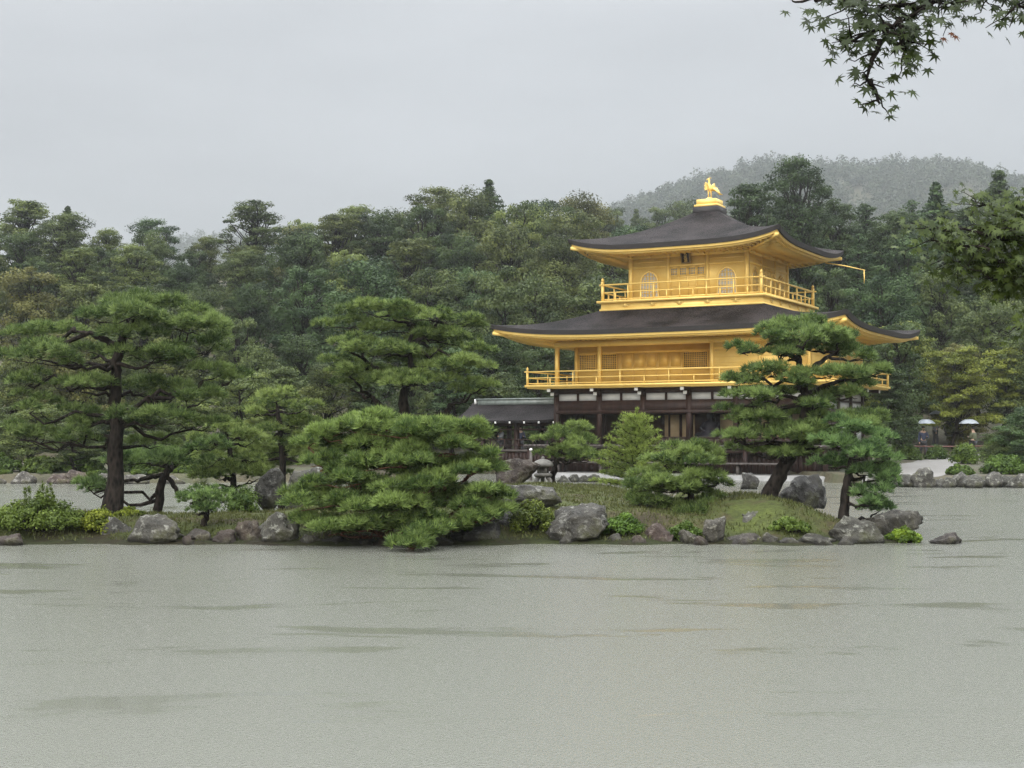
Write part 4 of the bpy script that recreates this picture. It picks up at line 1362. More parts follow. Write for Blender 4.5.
def cover(n, xr, yr, rsize, per, leaf):
    X = rng.uniform(*xr, n); Y = rng.uniform(*yr, n); Z = ground_z(X, Y)
    for x, y, z in zip(X, Y, Z):
        s = rsize * rng.uniform(.6, 1.3); tall = rng.uniform(.9, 1.9)
        d = sphere_dirs(rng, per, -.2)
        taper = 1 - .45 * np.clip(d[:, 2], 0, 1) * (tall > 1.4)
        C = np.array([x, y, z + s * .4]) + d * np.array([s, s, s * tall]) * rng.uniform(.75, 1.05, per)[:, None] * np.stack([taper, taper, np.ones(per)], 1)
        leaves(mb, rng, C, d + [0, 0, .3], leaf, np.clip(rng.uniform(.1, .9) + rng.normal(0, .12, per), 0, 1), .8)


cover(2600, (10, 390), (640, 925), 5.2, 120, 1.45)
cover(500, (-400, -150), (1200, 1425), 7.0, 90, 2.3)
tag(mb.build('mountain_forest', M['farleaf']), 'hazy forest covering the far mountains', 'forest', kind='stuff')

# ------------------------------------------------------------------ garden pines of the island
def pine(label, d, trunk, radii, pads, seed, col=(1, 1, 1), limbs=(), needle=.14, bark='bark', stems=(), dens=1.0, extra=9, group='garden pines on the island', branch_r=.05):
    """trunk / limbs: pixel polylines (u, v, extra distance); pads: (u, v, width px, height px, extra distance)"""
    rng = np.random.default_rng(seed)
    base = W(*trunk[0][:2], d)
    gz_ = float(island_z(base.x, base.y))
    base.z = min(base.z, gz_) if abs(base.z - gz_) > .05 else gz_
    root = empty('pine_tree', base)
    tag(root, label, 'pine tree', group)
    rel = lambda u, v, dd=0: np.array(tuple(W(u, v, d + dd) - base))
    T = np.array([rel(*p) for p in trunk])
    T[0] = [0, 0, -.12]
    # refine the trunk line
    tt = np.linspace(0, len(T) - 1, len(T) * 4)
    TP = np.stack([np.interp(tt, range(len(T)), T[:, i]) for i in range(3)], 1)
    TP[2:-2] = (TP[:-4] + TP[1:-3] + TP[2:-2] + TP[3:-1] + TP[4:]) / 5
    TP[1:-1] += rng.normal(0, .012, (len(TP) - 2, 3))
    rad = np.interp(tt, range(len(T)), radii)
    rad[0] *= 1.35; rad[1] *= 1.12
    mb = MB(); mb.tube(TP, rad, 10, rough=.10, rng=rng)
    for st in stems:
        S = np.array([rel(*p[:3]) for p in st]); rr = [p[3] for p in st]
        t2 = np.linspace(0, len(S) - 1, len(S) * 4)
        SP = np.stack([np.interp(t2, range(len(S)), S[:, i]) for i in range(3)], 1)
        SP[1:-1] += rng.normal(0, .012, (len(SP) - 2, 3))
        mb.tube(SP, np.interp(t2, range(len(S)), rr), 8, rough=.1, rng=rng)
        TP = np.concatenate([TP, SP])
    mb.build('trunk', M[bark], root, True)
    pads = list(pads)
    for (u, v, w, h, dd) in list(pads)[:extra * 3:3]:          # foliage at the back and sides of the crown
        pads.append((u + rng.uniform(-.35, .35) * w, v + rng.uniform(2, 9), w * rng.uniform(.55, .8), h, -dd * .6 + rng.choice([-.9, .9]) * w * d / F / 1.6))
    for (u, v, w, h, dd) in pads:
        w *= 1.10; h *= 1.5
        c = rel(u, v, dd)
        sc = (d + dd) / F
        rx, rz = w * sc / 2, h * sc / 2
        ry = max(rx * rng.uniform(.6, .85), .25)
        # the limb that carries the pad
        below = TP[TP[:, 2] < c[2] - .02]
        if len(below) == 0: below = TP[:1]
        dist = np.linalg.norm((below - c) * [1, 1, 1.6], axis=1)
        a = below[np.argmin(dist)]
        bm_ = MB()
        end = c - [0, 0, rz * .55]
        L = np.linalg.norm(end - a)
        P = bent(rng, a, end, 7, .05, .03)
        bm_.tube(P, np.linspace(min(branch_r, .02 + .03 * L), .014, 7), 6)
        fm = MB()
        nl = max(4, int(rx * ry * 12))
        for i in range(nl):
            ang = i * 2.4 + rng.uniform(-.4, .4); q = math.sqrt((i + .5) / nl) * .86
            lc = c + np.array([rx * q * math.cos(ang), ry * q * math.sin(ang), rz * (.25 - .75 * q * q) + rng.normal(0, rz * .22)])
            lr = rng.uniform(.18, .30) * min(1.25, max(.75, rx / .7))
            lz = max(lr * .6, rz * .5) * rng.uniform(.75, 1.1)
            n = int(33 * dens * (lr / .22) ** 2)
            dirs = sphere_dirs(rng, n, -.05)
            pos = lc + dirs * [lr, lr, lz] * rng.uniform(.55, 1.0, n)[:, None]
            ax = unit(dirs * [1, 1, .6] + [0, 0, .7] + rng.normal(0, .18, (n, 3)))
            t0 = rng.uniform(.15, .85)
            tufts(fm, rng, pos, ax, needle, 12, .018, np.clip(t0 + rng.normal(0, .3, n), 0, 1), .85)
            if i % 2 == 0:
                bm_.tube(bent(rng, P[-3] if i % 4 else P[-1], lc - [0, 0, lz * .6], 4, .06), np.linspace(.013, .005, 4), 4, cap=False)
        bm_.build('branch', M[bark], root, True)
        f = fm.build('needle_pad', M['needle'], root)
        f.color = (*col, 1)
    return root


pine('tall dark spreading pine with a thick straight trunk, at the island\'s left end', 27.0,
     [(113, 504, 0), (116, 460, 0), (117, 420, .05), (114, 380, 0), (118, 350, 0), (126, 330, 0), (140, 314, 0)], [.21, .145, .125, .11, .095, .07, .03],
     [(150, 306, 105, 18, 0), (98, 316, 66, 16, .4), (188, 326, 82, 18, -.3), (55, 333, 80, 16, .5), (125, 333, 80, 16, -.6), (206, 346, 70, 18, .4), (38, 352, 76, 17, -.2), (92, 352, 60, 15, .7),
      (158, 355, 100, 18, -.5), (212, 372, 60, 18, .2), (28, 378, 70, 18, .4), (80, 385, 62, 17, -.5), (150, 388, 90, 18, .5), (198, 398, 76, 18, -.4), (30, 405, 66, 20, 0), (72, 412, 50, 18, .6),
      (155, 418, 86, 18, -.5), (202, 424, 50, 17, .5), (20, 432, 60, 20, .5), (70, 438, 56, 18, -.3), (150, 442, 60, 16, .8)], 101, (.92, .98, .90),
     stems=[[(118, 350, 0, .08), (105, 340, -.2, .06), (90, 333, -.3, .045), (74, 332, -.3, .02)], [(118, 350, 0, .07), (140, 348, .1, .05), (165, 352, .2, .02)], [(116, 405, 0, .06), (130, 412, -.2, .04), (150, 396, -.3, .03), (165, 412, -.3, .015)]])
pine('leaning pine with a crooked low limb, right beside the tall dark pine', 29.5,
     [(156, 504, 0), (159, 487, 0), (165, 473, 0), (181, 458, 0), (198, 445, 0)], [.11, .09, .075, .06, .03],
     [(150, 458, 66, 13, .2), (186, 455, 56, 13, -.3), (210, 445, 46, 14, 0), (88, 484, 44, 9, -.2), (120, 462, 40, 12, .3)], 102, (.78, .9, .82),
     stems=[[(163, 475, 0, .055), (150, 478, -.1, .05), (135, 481, -.2, .035), (105, 483, -.2, .015)], [(163, 475, 0, .05), (172, 482, 0, .05), (178, 494, 0, .045)]])
pine('small flat-topped pine with a bent stem, on the bank above the two grey boulders', 25.2,
     [(199, 531, 0), (205, 519, 0), (208, 511, 0), (203, 502, 0)], [.07, .055, .045, .03],
     [(206, 491, 48, 11, 0), (190, 499, 38, 10, -.1), (222, 499, 38, 10, .1), (208, 505, 56, 10, -.2)], 103, (.85, .98, .9), needle=.09)
pine('bright green pine with low tiers, left of the upright slab rock', 31.0,
     [(237, 498, 0), (233, 470, 0), (228, 445, 0), (226, 432, 0)], [.09, .07, .05, .03],
     [(225, 428, 58, 13, 0), (203, 440, 50, 13, -.3), (246, 441, 52, 13, .3), (216, 455, 58, 13, .3), (250, 458, 44, 13, -.3), (190, 463, 46, 13, .2), (228, 472, 76, 13, -.3), (200, 480, 44, 12, .3), (255, 476, 40, 12, 0)], 104, (1.12, 1.12, .95))
pine('light green pine with rounded tiers, behind the upright slab rock', 34.0,
     [(281, 492, 0), (283, 450, 0), (279, 420, 0), (277, 405, 0)], [.10, .075, .06, .03],
     [(276, 396, 52, 14, 0), (300, 407, 42, 13, -.3), (254, 411, 48, 14, .3), (290, 421, 58, 14, .3), (262, 430, 58, 14, -.4), (309, 435, 40, 13, 0), (284, 446, 72, 15, .3), (249, 451, 40, 13, -.2), (305, 456, 44, 14, -.3), (270, 465, 60, 14, .4)], 105, (1.15, 1.15, .98))
pine('tall broad pine with a U-shaped bare limb, behind the lower front pine', 32.0,
     [(408, 500, 0), (408, 440, 0), (405, 412, 0), (402, 395, 0), (413, 372, 0), (408, 345, 0), (414, 325, 0)], [.17, .14, .13, .10, .07, .05, .03],
     [(385, 311, 96, 13, 0), (432, 315, 68, 13, -.4), (350, 323, 60, 13, .3), (466, 321, 46, 13, .3), (400, 327, 78, 13, .7), (346, 342, 58, 13, -.3), (440, 337, 78, 13, .2), (384, 350, 84, 13, -.6), (474, 350, 48, 13, -.2),
      (336, 364, 48, 12, .3), (424, 361, 76, 13, .5), (458, 368, 78, 13, -.4), (366, 375, 80, 13, .5), (482, 383, 46, 12, .2), (412, 380, 90, 13, -.6), (350, 385, 48, 10, .5), (466, 390, 50, 10, .5)], 106, (1.0, 1.04, .9), extra=4,
     stems=[[(408, 416, 0, .08), (388, 414, -.1, .10), (380, 405, -.1, .08), (370, 396, -.1, .04)], [(408, 417, 0, .09), (430, 417, .1, .07), (447, 414, .1, .075), (450, 404, .1, .05), (462, 402, .1, .025)],
            [(404, 385, 0, .06), (385, 372, .1, .045), (367, 362, .2, .025)], [(410, 345, 0, .05), (430, 332, .2, .04), (440, 320, .2, .02)]])
pine('low bushy pine with reddish stems, spilling over the water at the island\'s front', 24.3,
     [(412, 541, 0), (415, 520, 0), (411, 500, 0), (428, 480, 0), (420, 458, .1), (405, 442, .2), (412, 425, .2)], [.10, .085, .075, .065, .05, .04, .02],
     [(372, 423, 80, 13, .5), (428, 426, 76, 13, .4), (332, 431, 66, 14, .3), (468, 429, 54, 15, .2), (402, 432, 84, 15, -.1), (308, 442, 54, 14, .1), (356, 446, 82, 15, .4), (446, 447, 84, 15, .1), (484, 455, 40, 14, .2),
      (398, 461, 92, 15, -.4), (320, 465, 66, 15, -.1), (466, 471, 66, 15, -.2), (352, 480, 84, 15, -.4), (424, 487, 92, 15, -.6), (300, 490, 46, 15, .1), (482, 493, 66, 15, -.1), (334, 499, 84, 16, -.4), (398, 507, 92, 16, -.8),
      (456, 512, 76, 15, -.5), (498, 511, 38, 12, .1), (318, 517, 66, 14, -.2), (366, 525, 84, 14, -.8), (428, 532, 76, 13, -1.0), (340, 530, 50, 11, -.5), (410, 545, 48, 9, -1.6), (380, 470, 110, 20, .3), (420, 500, 110, 20, .1), (348, 500, 80, 18, .2), (442, 465, 96, 18, .3), (400, 443, 104, 16, .5), (328, 484, 56, 15, .3), (470, 500, 56, 15, .2), (398, 522, 104, 16, -.4), (450, 524, 60, 13, -.5)], 107, (1.02, 1.10, .88), bark='redbark', extra=9,
     stems=[[(412, 500, 0, .06), (385, 492, .1, .05), (366, 482, .1, .06), (362, 470, .1, .05), (380, 456, .2, .04), (402, 440, .2, .02)], [(414, 515, 0, .05), (440, 490, -.2, .045), (465, 480, -.2, .02)]], dens=1.5)
pine('small round pine beside the stone lantern', 36.0,
     [(551, 482, 0), (554, 465, 0), (562, 447, 0), (566, 436, 0)], [.10, .08, .055, .03],
     [(565, 429, 42, 13, 0), (549, 439, 40, 12, -.3), (582, 441, 32, 12, .2), (566, 449, 58, 13, -.3), (549, 456, 38, 11, .2), (580, 457, 36, 11, .2)], 108, (1.0, 1.05, .85))
pine('young upright pine with drooping lower tiers, centre front of the golden pavilion', 27.0,
     [(690, 517, 0), (691, 490, 0), (689, 468, 0), (688, 452, 0)], [.075, .06, .05, .025],
     [(688, 449, 56, 14, 0), (664, 461, 46, 13, -.2), (710, 460, 44, 13, .2), (649, 476, 42, 13, .1), (690, 474, 66, 14, -.3), (714, 481, 38, 14, -.1), (646, 493, 38, 12, -.2), (680, 494, 66, 13, .2), (707, 501, 46, 13, .2), (664, 507, 46, 11, .1), (690, 461, 66, 15, -.4), (672, 486, 84, 16, -.4), (697, 506, 60, 13, -.4), (652, 503, 40, 12, -.3), (680, 513, 54, 9, -.5)], 109, (1.0, 1.06, .9), dens=1.3)
pine('large leaning pine with cloud-like tiers, in front of the pavilion\'s right corner', 27.6,
     [(764, 503, 0), (773, 486, 0), (784, 468, 0), (796, 445, 0), (805, 420, 0), (806, 395, 0), (801, 375, 0), (798, 358, 0), (800, 342, 0)], [.20, .155, .14, .12, .10, .085, .07, .06, .03],
     [(800, 330, 86, 14, 0), (768, 338, 46, 13, -.3), (836, 339, 56, 14, .2), (812, 346, 84, 13, .5), (742, 350, 36, 9, -.2), (858, 355, 42, 13, .1), (742, 378, 46, 13, .1), (768, 372, 56, 12, -.4), (822, 374, 74, 11, -.4), (856, 378, 50, 12, .3), (876, 372, 30, 12, .2),
      (744, 400, 52, 15, -.2), (776, 393, 54, 13, .4), (816, 396, 64, 12, .4), (850, 394, 44, 10, -.2), (736, 414, 38, 12, .2), (764, 417, 66, 14, -.5), (800, 414, 62, 12, .5), (872, 416, 36, 11, .3), (734, 436, 46, 12, .3), (772, 436, 84, 14, -.4), (816, 436, 44, 13, -.3), (752, 450, 56, 12, .3), (796, 452, 56, 12, .4), (803, 430, 66, 14, -.7), (815, 404, 54, 12, -.6), (798, 383, 48, 11, -.6), (778, 352, 46, 11, -.4), (836, 420, 56, 13, -.5), (786, 456, 50, 11, -.5)],
     110, (.95, 1.03, .92), extra=12, dens=1.25, stems=[[(798, 360, 0, .06), (785, 352, -.1, .045), (765, 350, -.2, .03), (745, 353, -.2, .015)], [(802, 380, 0, .06), (820, 362, .1, .05), (838, 350, .2, .02)], [(806, 395, 0, .06), (830, 384, .1, .05), (845, 380, .1, .02)], [(796, 445, 0, .06), (770, 443, -.2, .05), (745, 444, -.1, .02)]])
pine('bluish pine with a dark forked trunk, above the lichened boulders at the right tip', 26.2,
     [(843, 509, 0), (846, 490, 0), (850, 470, 0), (853, 445, 0), (855, 432, 0)], [.10, .085, .065, .045, .025],
     [(852, 427, 54, 14, 0), (876, 437, 44, 13, .2), (832, 443, 44, 13, -.1), (862, 450, 66, 14, -.3), (880, 459, 38, 12, .1), (828, 462, 36, 12, .2), (862, 470, 64, 13, .2), (886, 480, 34, 10, 0), (874, 490, 50, 12, -.3), (868, 501, 40, 11, -.4)], 111, (.80, 1.0, .98))

# young feathery conifer with upright leader
rng = np.random.default_rng(120)
base = W(633, 486, 34.0); base.z = float(island_z(base.x, base.y))
t = empty('conifer_tree', base)
tag(t, 'young feathery light green conifer with upright leader, left of the young pine', 'conifer')
Ht = W(638, 409, 34).z - base.z
tr, fm = MB(), MB()
tr.tube([(0, 0, -.1), (.05, 0, Ht * .5), (.10, 0, Ht)], [.06, .04, .01], 8)
for wv in range(10):
    f = wv / 10
    z = Ht * (.10 + .82 * f)
    Lb = (.98 * (1 - f) ** .8 + .10)
    for k_ in range(8):
        a = k_ * math.pi / 4 + wv * .5 + rng.uniform(-.2, .2)
        L_ = Lb * rng.uniform(.75, 1.1)
        e = np.array([.08 * f + L_ * math.cos(a), L_ * math.sin(a), z + L_ * (.12 + .75 * f)])
        s = np.array([.1 * f, 0, z])
        tr.tube([s, (s + e) / 2 - [0, 0, .03], e], [.014, .01, .004], 4, cap=False)
        n = int(26 + 60 * L_)
        q = rng.uniform(.2, 1, n)[:, None]
        pos = s + (e - s) * q + rng.normal(0, .05, (n, 3)) * [1, 1, .5]
        ax = unit((e - s) / (np.linalg.norm(e - s)) * .8 + rng.normal(0, .45, (n, 3)) + [0, 0, .25])
        tufts(fm, rng, pos, ax, .085, 9, .010, np.clip(rng.uniform(.3, .9) + rng.normal(0, .1, n), 0, 1), .8)
n = 40
fz = rng.uniform(.8, 1.0, n) * Ht
tufts(fm, rng, np.stack([.1 * fz / Ht, 0 * fz, fz], 1), np.tile([0, 0, 1.0], (n, 1)), .09, 9, .010, np.full(n, .7), .9)
tr.build('trunk', M['bark'], t, True); o = fm.build('foliage', M['needle'], t); o.color = (1.2, 1.2, .8, 1)


# ------------------------------------------------------------------ shrubs
def shrub(label, u0, u1, vt, vb, d, seed, col, leaf=.05, mat='bushleaf', ground=island_z, depth=.7, dens=1.0, group=None, spikes=0, n_l=None, name='shrub'):
    rng = np.random.default_rng(seed)
    uc = (u0 + u1) / 2
    base = W(uc, vb, d)
    gz_ = float(ground(base.x, base.y)); base.z = max(gz_, 0.0) - .03
    wdt = (u1 - u0) * d / F
    hgt = max(.2, W(uc, vt, d).z - base.z)
    root = empty(name, base); tag(root, label, 'shrub', group)
    fm, tr = MB(), MB()
    nl = n_l or int(10 + wdt * 12)
    for i in range(nl):
        a = i * 2.4; q = math.sqrt((i + .5) / nl)
        x = wdt / 2 * q * .8 * math.cos(a); y = wdt / 2 * depth * q * .8 * math.sin(a)
        z = hgt * (1 - .75 * q ** 2) * rng.uniform(.45, .86)
        r = min(hgt, wdt) * rng.uniform(.16, .26)
        lobe_leaves(fm, rng, np.array([x, y, z]), (r * 1.3, r * 1.3, r * 1.0), int(210 * dens), leaf, rng.uniform(.1, .9), -.8, .9)
        tr.tube(bent(rng, (x * .25, y * .25, -.05), (x, y, z), 4, .05), [.02, .016, .012, .006], 5, cap=False)
    for i in range(spikes):
        x = rng.uniform(-.3, .3) * wdt * .6; e = np.array([x + rng.normal(0, .06), rng.normal(0, .05), hgt * rng.uniform(1.05, 1.35)])
        s = np.array([x, 0, hgt * .5]); q = rng.uniform(.2, 1, 30)[:, None]
        tufts(fm, rng, s + (e - s) * q, np.tile(unit(e - s), (30, 1)), .08, 6, .012, np.full(30, .5), .9)
    fm.build('foliage', M[mat], root).color = (*col, 1); tr.build('stems', M['bark'], root)
    return root


G = 'shrubs along the island shore'
shrub('wide bright green shrub at the far left of the shore', -20, 96, 494, 543, 24.9, 201, (1.0, 1.05, .8), .048, group=G, spikes=7, dens=1.5)
shrub('yellow-green shrub between the wide bright shrub and the grey boulders', 74, 118, 503, 543, 25.0, 202, (1.6, 1.4, .7), .048, group=G, dens=1.2)
shrub('small yellowish shrub at the foot of the tall dark pine', 112, 148, 506, 517, 26.4, 203, (1.5, 1.35, .7), .048, group=G)
shrub('low dark green shrub beside the upright slab rock', 226, 258, 482, 505, 29, 204, (.85, 1.0, .8), .048, group=G)
shrub('olive and yellow shrub between the flat lichened boulder and the water', 505, 560, 499, 540, 24.9, 205, (1.05, 1.0, .75), .048, group=G, dens=1.3)
shrub('deep green shrub under the reddish rock beside the young pine', 600, 646, 512, 543, 24.6, 206, (.8, 1.05, .7), .048, group=G, dens=1.2)
shrub('low leafy shrub on the slope below the large leaning pine', 766, 814, 517, 543, 24.6, 207, (.95, 1.05, .85), .048, group=G, dens=1.1)
shrub('grassy green clump at the foot of the right-tip boulder', 880, 924, 527, 540, 24.6, 208, (1.3, 1.45, .6), .048, group=G)
shrub('dark trailing shrub beneath the low bushy pine', 440, 502, 515, 543, 24.6, 209, (.55, .7, .5), .048, group=G)
shrub('small shrub between the two pale shore stones', 664, 704, 520, 542, 24.6, 210, (.7, .85, .6), .055, group=G)
G2 = 'clipped shrubs along the right bank'
for i, (u0, u1, vt, vb, d, col, lab) in enumerate((
        (894, 922, 443, 459, 73, (.85, 1.0, .75), 'clipped green shrub where the path begins, left of the red rail'), (926, 946, 442, 456, 74, (.6, .75, .6), 'small dark clipped shrub behind the path bend'),
        (951, 978, 441, 462, 68, (.9, 1.05, .8), 'rounded clipped pine shrub on a stem, inside the path bend'), (944, 976, 463, 476, 53, (.95, 1.1, .85), 'leafy low shrub above the stone bank'),
        (982, 1006, 436, 456, 70, (.8, .95, .75), 'clipped shrub at the right end of the red rail'), (980, 1030, 452, 474, 55, (.8, 1.0, .75), 'spreading shrub over the stone bank at the right edge'),
        (868, 892, 430, 452, 78, (.65, .82, .65), 'tall dark shrub beside the pavilion corner'), (1004, 1040, 430, 458, 60, (.7, .9, .75), 'large shrub at the right edge of the garden'))):
    shrub(lab, u0, u1, vt, vb, d, 230 + i, col, .11, ground=ground_z, group=G2, dens=.9)
G4 = 'dark hedge shrubs behind the far left bank'
for i, (u0, u1, vt) in enumerate(((-25, 25, 452), (18, 66, 456), (58, 104, 450), (118, 158, 455), (150, 196, 452), (188, 240, 455))):
    shrub(f'wide dark shrub behind the rocks of the far left bank, {ORD[i + 1]} from left', u0, u1, vt, 480, 57.5, 270 + i, [(.5, .62, .45), (.75, .82, .55), (.6, .75, .5)][i % 3], .12, ground=ground_z, group=G4, dens=1.2)
G3 = 'low shrubs on the far left bank'
for i, (u0, u1, vt, vb, d, lab) in enumerate(((-6, 14, 470, 484, 55.5, 'low shrub at the left edge of the far bank'), (36, 52, 472, 484, 55.2, 'low shrub between the two rocks of the far bank'), (84, 112, 470, 485, 55.3, 'low shrub behind the tall pine trunk on the far bank'),
                                        (126, 160, 468, 484, 55.6, 'low shrub seen between the two pine trunks'), (166, 205, 466, 484, 55.8, 'low shrub right of the leaning pine trunk'))):
    shrub(lab, u0, u1, vt, vb, d, 250 + i, (.75, .85, .65), .11, ground=ground_z, group=G3)


# ------------------------------------------------------------------ rocks
def ico(sub):
    import bmesh
    bm = bmesh.new(); bmesh.ops.create_icosphere(bm, subdivisions=sub, radius=1.0)
    V = np.array([v.co[:] for v in bm.verts]); Fc = np.array([[v.index for v in f.verts] for f in bm.faces]); bm.free()
    return V, Fc


ICO = ico(4)
ICO3 = ico(3)


def rock(label, u0, u1, vt, vb, d, seed, mat='rock', col=(1, 1, 1), group='boulders along the island shore', ground=None, deep=.8, cuts=17, name='boulder', low=False):
    rng = np.random.default_rng(seed)
    V, Fc = ICO3 if low else ICO
    V = V.copy()
    for _ in range(cuts):
        n = unit(rng.normal(0, 1, 3)); off = rng.uniform(.48, .86)
        e = V @ n - off
        V = V - np.clip(e, 0, None)[:, None] * n * .92
    sd = seed * 3.7
    nz = np.array([mnoise.noise(Vector(p * 1.6 + sd)) * .24 + abs(mnoise.noise(Vector(p * 3.6 + sd))) * -.24 + mnoise.noise(Vector(p * 8 + sd)) * .08 + mnoise.noise(Vector(p * 17 + sd)) * .03 for p in V])
    V = V * (1 + nz)[:, None]
    lo, hi = V.min(0), V.max(0)
    V = (V - (lo + hi) / 2) / (hi - lo) * 2
    uc = (u0 + u1) / 2
    p = W(uc, vb, d)
    w = (u1 - u0) * d / F
    h = W(uc, vt, d).z - p.z
    sink = .18
    V = V * [w / 2, w / 2 * deep, (h + sink) / 2]
    mb = MB(); mb.add(V + [0, 0, (h + sink) / 2 - sink], Fc)
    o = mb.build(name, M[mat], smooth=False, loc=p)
    o.color = (*col, 1)
    return tag(o, label, 'rock', group)


rng = np.random.default_rng(640)
ex = [(300, 316), (352, 372), (374, 392), (430, 452), (608, 624), (626, 644), (695, 706), (764, 778), (776, 796), (816, 832), (560, 572), (182, 194), (838, 852)]
for i, (u0, u1) in enumerate(sorted(ex)):
    vb = 544.5 + rng.uniform(-.8, 1.2); vt = vb - rng.uniform(7, 13)
    rock(f'small stone of the island shore edge, {ORD[i + 1]} from left', u0 - 2, u1 + 2, vt, vb, F * CAMH / (vb - HZ) + .15, 600 + i, rng.choice(['rock', 'rock_dark', 'rock_red']), (1.0, .97, .92), group='small stones of the shore edge', low=True)
dw = lambda vb: F * CAMH / (vb - HZ)     # distance of a waterline seen at vb
S = [('grey lichened boulder at the shore, left one of a touching pair', 103, 138, 516, 543, 24.9, 'rock', (1, 1, 1)), ('broad grey boulder at the shore, right one of a touching pair', 130, 183, 513, 544, 24.4, 'rock', (1.05, 1.03, 1.0)),
     ('low brown stone at the water under the wide bright shrub', -8, 25, 533, 545, 24.0, 'rock_red', (1, 1, 1)), ('tall upright grey slab rock behind the bank', 256, 284, 468, 505, 30, 'rock', (.85, .85, .85)), ('leaning slab rock partly behind the bushy pine', 282, 345, 466, 505, 29.5, 'rock', (1.0, 1.0, 1.0)),
     ('white spotted boulder left of the bushy pine', 257, 300, 511, 543, 24.3, 'rock', (1.3, 1.3, 1.25)), ('small brown stone left of the white spotted boulder', 234, 262, 520, 543, 24.5, 'rock_red', (1.1, 1.1, 1)), ('dark stone at the foot of the flat-topped pine', 184, 214, 528, 544, 24.4, 'rock_dark', (1.2, 1.1, 1)), ('small stone between the dark and brown shore stones', 210, 238, 529, 544, 24.3, 'rock_red', (1, 1, 1)),
     ('reddish boulder with a peaked top beside the stone lantern', 495, 541, 458, 483, 35.0, 'rock_red', (1.0, 1.0, 1)), ('long flat lichened boulder on the grassy slope', 488, 562, 483, 505, 26.5, 'rock', (1.0, .98, .98)), ('big layered boulder at the water, grey top and mossy face', 545, 609, 503, 543, 24.6, 'rock', (.95, .93, .92)),
     ('dark overhung boulder under the olive shrub', 490, 556, 508, 543, 25.2, 'rock_dark', (1, 1, 1)), ('reddish shore rock left of the two pale stones', 643, 674, 523, 543, 24.4, 'rock_red', (1.1, 1, 1)), ('little pale stone at the waterline', 679, 697, 529, 543, 24.3, 'rock', (1.3, 1.25, 1.15)), ('pale upright stone at the waterline', 702, 727, 516, 543, 24.3, 'rock', (1.3, 1.25, 1.2)),
     ('pale jagged stone on the slope under the large leaning pine', 741, 767, 511, 529, 25.3, 'rock', (1.25, 1.25, 1.2)), ('dark wedge-shaped boulder behind the large leaning pine', 779, 828, 474, 504, 30.0, 'rock_dark', (1, 1, 1)), ('lichened boulder at the right tip, left one of the big pair', 828, 884, 515, 543, 24.5, 'rock', (1.0, 1.0, .95)), ('largest domed boulder at the right tip of the island', 858, 923, 509, 540, 25.4, 'rock', (.75, .72, .68)),
     ('flat shore stone left of the right-tip boulders', 794, 838, 533, 543, 24.2, 'rock', (.7, .68, .62)), ('low flat stone between the shrub and the pale stone', 724, 768, 533, 543, 24.3, 'rock_dark', (1.4, 1.3, 1.2)), ('dark stone under the low bushy pine, left', 318, 352, 536, 546, 24.0, 'rock_dark', (1, 1, 1)), ('dark stone under the low bushy pine, right', 450, 505, 520, 544, 24.4, 'rock_dark', (1, 1, 1)), ('pale flat stone under the left end of the bushy pine', 296, 330, 534, 545, 24.1, 'rock', (.9, .9, .85))]
for i, (lab, u0, u1, vt, vb, d, m_, c_) in enumerate(S):
    rock(lab, u0, u1, vt, vb, d, 300 + i, m_, c_, deep=.75 if u1 - u0 > 30 else .9)
rock('lone dark rock rising from the water off the right tip', 929, 963, 532, 543, dw(543), 340, 'rock_dark', (1.1, 1.0, .95), group=None)
rock('dark upright stone standing in the channel below the pavilion', 740, 759, 472, 489, dw(489), 341, 'rock_dark', (1.3, 1.3, 1.3), group='stones in the channel')
for i, (u0, u1, vt, vb, lab) in enumerate(((556, 570, 475, 483, 'first'), (568, 580, 474, 482, 'second'), (578, 590, 475, 482, 'third'), (588, 600, 474, 482, 'fourth'))):
    rock(f'small stone in the channel right of the lantern, {lab} from left', u0, u1, vt, vb, 56, 350 + i, 'rock', (.8, .8, .75), group='stones in the channel', low=True)
G = 'rocks along the far left bank'
for i, (u0, u1, vt, vb, lab) in enumerate(((12, 36, 471, 486, 'pale rounded rock on the far left bank, left of the low shrub'), (47, 72, 473, 486, 'brown rock on the far left bank, touching a larger one'), (62, 88, 469, 486, 'largest reddish rock on the far left bank'), (96, 112, 473, 485, 'pale rock on the far bank just left of the pine trunk'),
                                          (-8, 8, 477, 486, 'flat rock at the left end of the far bank'), (120, 150, 474, 486, 'wide rock on the far bank right of the thick trunk'), (160, 186, 475, 486, 'rock on the far bank behind the leaning pine'))):
    rock(lab, u0, u1, vt, vb, 54.2, 360 + i, 'rock_red' if i in (1, 2) else 'rock', (1.3, 1.25, 1.25), group=G, low=True)
G = 'rocks of the stone bank on the right'
BK = [(868, 884, 474, 489), (880, 898, 476, 489), (896, 915, 473, 489), (913, 934, 467, 490), (930, 943, 474, 489), (940, 954, 475, 488), (952, 968, 472, 488), (964, 980, 471, 488), (977, 990, 474, 488), (987, 1002, 472, 488), (998, 1012, 473, 488), (1008, 1022, 472, 488), (1018, 1034, 473, 488)]
for i, (u0, u1, vt, vb) in enumerate(BK):
    lab = 'tallest pointed rock of the stone bank on the right' if i == 3 else f'grey rock of the stone bank on the right, {ORD[i + 1]} from left'
    vt += [0, 3, 1, 0, 4, 2, -1, 3, 4, -1, 2, 4, 0][i]
    rock(lab, u0 - 2, u1 + 3, vt, vb, (50.3 if i > 2 else 51) + [0, .3, -.3, 0, .5, -.2, .4, -.4, .3, 0, .5, -.3, .2][i], 380 + i, 'rock' if i % 3 else 'rock_dark', (.95, .95, .92) if i % 3 else (1.7, 1.7, 1.6), group=G, low=True, cuts=14)

